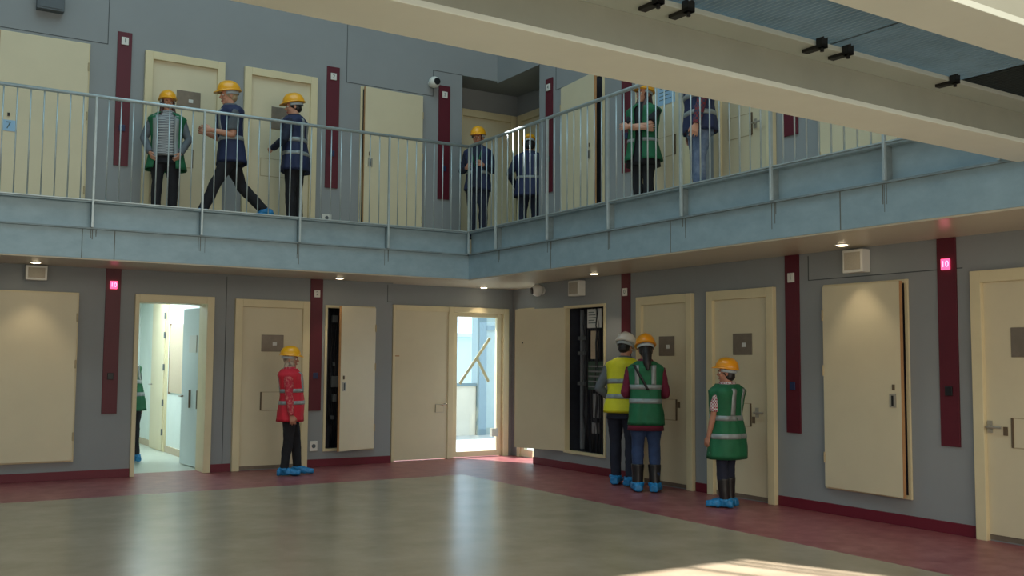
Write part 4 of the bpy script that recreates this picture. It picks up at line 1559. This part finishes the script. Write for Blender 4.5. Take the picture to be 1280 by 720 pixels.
# man in the yellow vest with the white helmet
p = Person('man in a yellow vest and white helmet, back turned, beside the electrical cabinet', (-0.38, -3.58, 0), 124, 1.74, 1.04, lean=9, pel=(0, 0.02), lhand=(0.16, -0.13, 0.555), rhand=(-0.15, -0.14, 0.57), lfoot=(0.10, -0.02), rfoot=(-0.12, 0.12), head=(-12, 14), rtoe=-14)
p.hair('short', 'hair_dark')
p.helmet('whhat', 4)
p.trousers('darkjeans')
p.shirt('greycloth', hem=0.5)
p.vest('vyellow', 0.485, ((.575, .605), (.672, .702)), 0.036, braces_=False)
p.covers()

# woman in the green vest next to him
p = Person('woman in a green vest with a black shoulder strap, back turned, beside the yellow vest', (-0.53, -4.17, 0), 140, 1.70, 0.94, lean=3, lhand=(0.13, -0.30, 0.63), rhand=(-0.13, -0.30, 0.62), lfoot=(0.09, 0.0), rfoot=(-0.10, 0.03), head=(8, 16), elbow=((0.6, 0.6, -0.9), (-0.6, 0.6, -0.9)))
p.hair('tail', 'hair_dark')
p.helmet('ohat', 2)
p.trousers('jeans')
p.boots('boot', 0.22)
p.shirt('maroonc', hem=0.40)
v = p.vest('vgreen', 0.435, ((.575, .605), (.665, .695)), 0.034, bx=0.095)
mb = MB()
rg = []
for j in range(15):
    t = 0.66 + (0.825 - 0.66) * j / 14
    x = 0.13 - (0.13 + 0.03) * (1 - j / 14)
    a = [p.S(t, x=x + q * 0.016, off=0.034 + 0.013 + 0.016 * math.exp(-((t - 0.805) / 0.025) ** 2), front=False, wr=0.018, fl=0.10) for q in (-1, 1)]
    rg.append([a[0], a[1], a[1] + Vector((0, -.01, 0)), a[0] + Vector((0, -.01, 0))])
mb.loft(rg)
child(mb.mesh('bag_strap', 'black', (0, 0, 0), True), 'bag_strap', p.o, 'black shoulder strap across the back')
p.covers()

# woman standing alone at the right
p = Person('woman in a long green vest and checked shirt standing alone, looking left', (-0.56, -5.47, 0), -168, 1.44, 1.10, lean=-1, lhand=(0.23, -0.10, 0.475), rhand=(-0.20, -0.08, 0.48), lfoot=(0.085, 0.03), rfoot=(-0.09, -0.02), head=(28, 0), skin='skin2', ltoe=25, rtoe=10)
p.hair('bob', 'hair_dark')
p.helmet('ohat', -6)
p.trousers('navycloth')
p.boots('boot', 0.26)
p.shirt('check', 'short', hem=0.48)
p.vest('vgreen', 0.335, ((.475, .51), (.60, .635)), 0.046, fl=0.05, bx=0.095)
p.covers()

# person half hidden in the open cell
p = Person('person in a green vest half hidden behind the jamb inside the bright cell', (-4.86, 1.75, 0), -150, 1.62, 1.0, lhand=(0.22, -0.06, 0.50), head=(20, 30), lean=12, lfoot=(0.08, 0), rfoot=(-0.08, 0.05))
p.hair('short', 'hair_dark')
p.helmet('yhat')
p.trousers('blackcloth')
p.shirt('greycloth')
p.vest('vgreen', 0.44, ((.56, .59), (.66, .69)), 0.036)
p.covers()

# upper gallery ---------------------------------------------------------------
p = Person('woman in an open green vest and striped jumper, hands in pockets, upper left gallery', (-4.98, -0.48, Z2), -18, 1.56, 1.06, lhand=(0.19, -0.13, 0.52), rhand=(-0.19, -0.13, 0.52), elbow=((1.0, 0.5, 0), (-1.0, 0.5, 0)), head=(18, 2), lfoot=(0.10, 0), rfoot=(-0.11, -0.02))
p.hair('long', 'hair_brown')
p.helmet('yhat', -4)
p.trousers('blackcloth')
p.shirt('stripe', sm='greycloth', hem=0.50)
v = p.vest('vgreen', 0.40, (), 0.044, open_front=0.42, fl=0.25, wr=0.012)
p.braces(v, 0.125, 0.47, 0.815, 0.044, 0.012, 0.25, front=(True,), shoulder=0.016)
p.shoes()

p = Person('man striding left along the upper left gallery in a navy vest', (-4.28, -0.78, Z2), -92, 1.76, 1.0, lean=3, lhand=(0.10, -0.26, 0.625), rhand=(-0.10, -0.27, 0.625), lfoot=(0.08, -0.33), rfoot=(-0.08, 0.44), lpitch=-6, rpitch=22, rank=0.20, drop=0.055, head=(0, 4), elbow=((0.4, 1.0, -0.2), (-0.4, 1.0, -0.2)))
p.hair('short', 'hair_grey')
p.helmet('yhat', 2)
p.trousers('blackcloth')
p.shirt('greycloth', 'short')
p.vest('vnavy', 0.44, ((.60, .63),), 0.036, braces_=True)
p.covers('cover')

p = Person('man in a navy vest facing a cell door on the upper left gallery', (-3.40, -0.60, Z2), -128, 1.73, 1.04, lhand=(0.14, -0.24, 0.60), rhand=(-0.20, -0.12, 0.52), lfoot=(0.09, 0.0), rfoot=(-0.10, 0.04), head=(22, 6), lean=2)
p.hair('short', 'hair_dark')
p.helmet('yhat', 2)
p.trousers('blackcloth')
p.shirt('navycloth', 'long')
p.vest('vnavy', 0.43, ((.545, .575), (.645, .675)), 0.038, bx=0.09)
p.shoes()

p = Person('person in a dark open vest with a green lanyard at the gallery corner', (-0.74, -0.72, Z2), -40, 1.62, 0.94, lhand=(0.12, -0.22, 0.66), rhand=(-0.14, -0.2, 0.64), head=(-10, 6), lfoot=(0.09, 0), rfoot=(-0.09, 0.03), skin='skin2', elbow=((0.5, 0.5, -0.9), (-0.5, 0.5, -0.9)))
p.hair('bob', 'hair_dark')
p.helmet('yhat', 0)
p.trousers('navycloth')
p.shirt('navycloth', hem=0.46)
p.vest('vnavy', 0.46, ((.60, .625),), 0.034, braces_=False, open_front=0.3)
mb = MB()
for sd in (1, -1):
    mb.tube([p.S(t, x=sd * (0.02 + 0.06 * (t - .66) / .16), off=0.03, front=True) for t in (.66, .70, .74, .78, .815)], 0.009, 6)
child(mb.mesh('lanyard', 'vgreen', (0, 0, 0), True), 'lanyard', p.o, 'green lanyard')
p.shoes()

p = Person('person in a dark jacket with a tipped helmet, back turned, in the upper corner recess', (0.05, -0.85, Z2), 150, 1.60, 1.12, lhand=(0.20, -0.14, 0.55), rhand=(-0.20, -0.14, 0.55), head=(0, 22), lean=4)
p.hair('bob', 'hair_dark')
p.helmet('yhat', 6)
p.trousers('navycloth')
p.shirt('navycloth', hem=0.44)
p.vest('vnavy', 0.44, ((.60, .625),), 0.040, braces_=True)
p.shoes()

p = Person('woman with long brown hair, crossed arms and a green vest, upper right gallery', (-0.42, -4.00, Z2), -62, 1.56, 0.98, lhand=(-0.10, -0.205, 0.665), rhand=(0.13, -0.235, 0.635), elbow=((1.0, -0.2, -0.6), (-1.0, -0.2, -0.6)), head=(-26, -4), lfoot=(0.08, -0.02), rfoot=(-0.06, 0.03), lean=-3)
p.hair('long', 'hair_brown')
p.helmet('yhat', -4)
p.trousers('blackcloth')
p.shirt('blackcloth', 'short', hem=0.38)
p.vest('vgreen', 0.42, ((.555, .58),), 0.040, braces_=False, open_front=0.22, fl=0.3)
p.shoes()

p = Person('person in a navy vest, plaid shirt and faded jeans, head behind the footbridge beam', (-0.42, -4.95, Z2), -112, 1.74, 1.04, lhand=(0.22, -0.12, 0.47), rhand=(-0.21, -0.02, 0.48), lfoot=(0.11, -0.04), rfoot=(-0.12, 0.06), head=(10, 10))
p.hair('short', 'hair_dark')
p.helmet('yhat')
p.trousers('fadedjeans', flare=0.006)
p.shirt('plaid', 'long')
p.vest('vnavy', 0.46, ((.56, .59), (.665, .695)), 0.038)
p.shoes()

for o in bpy.data.objects:
    if '_o' in o:
        del o['_o']
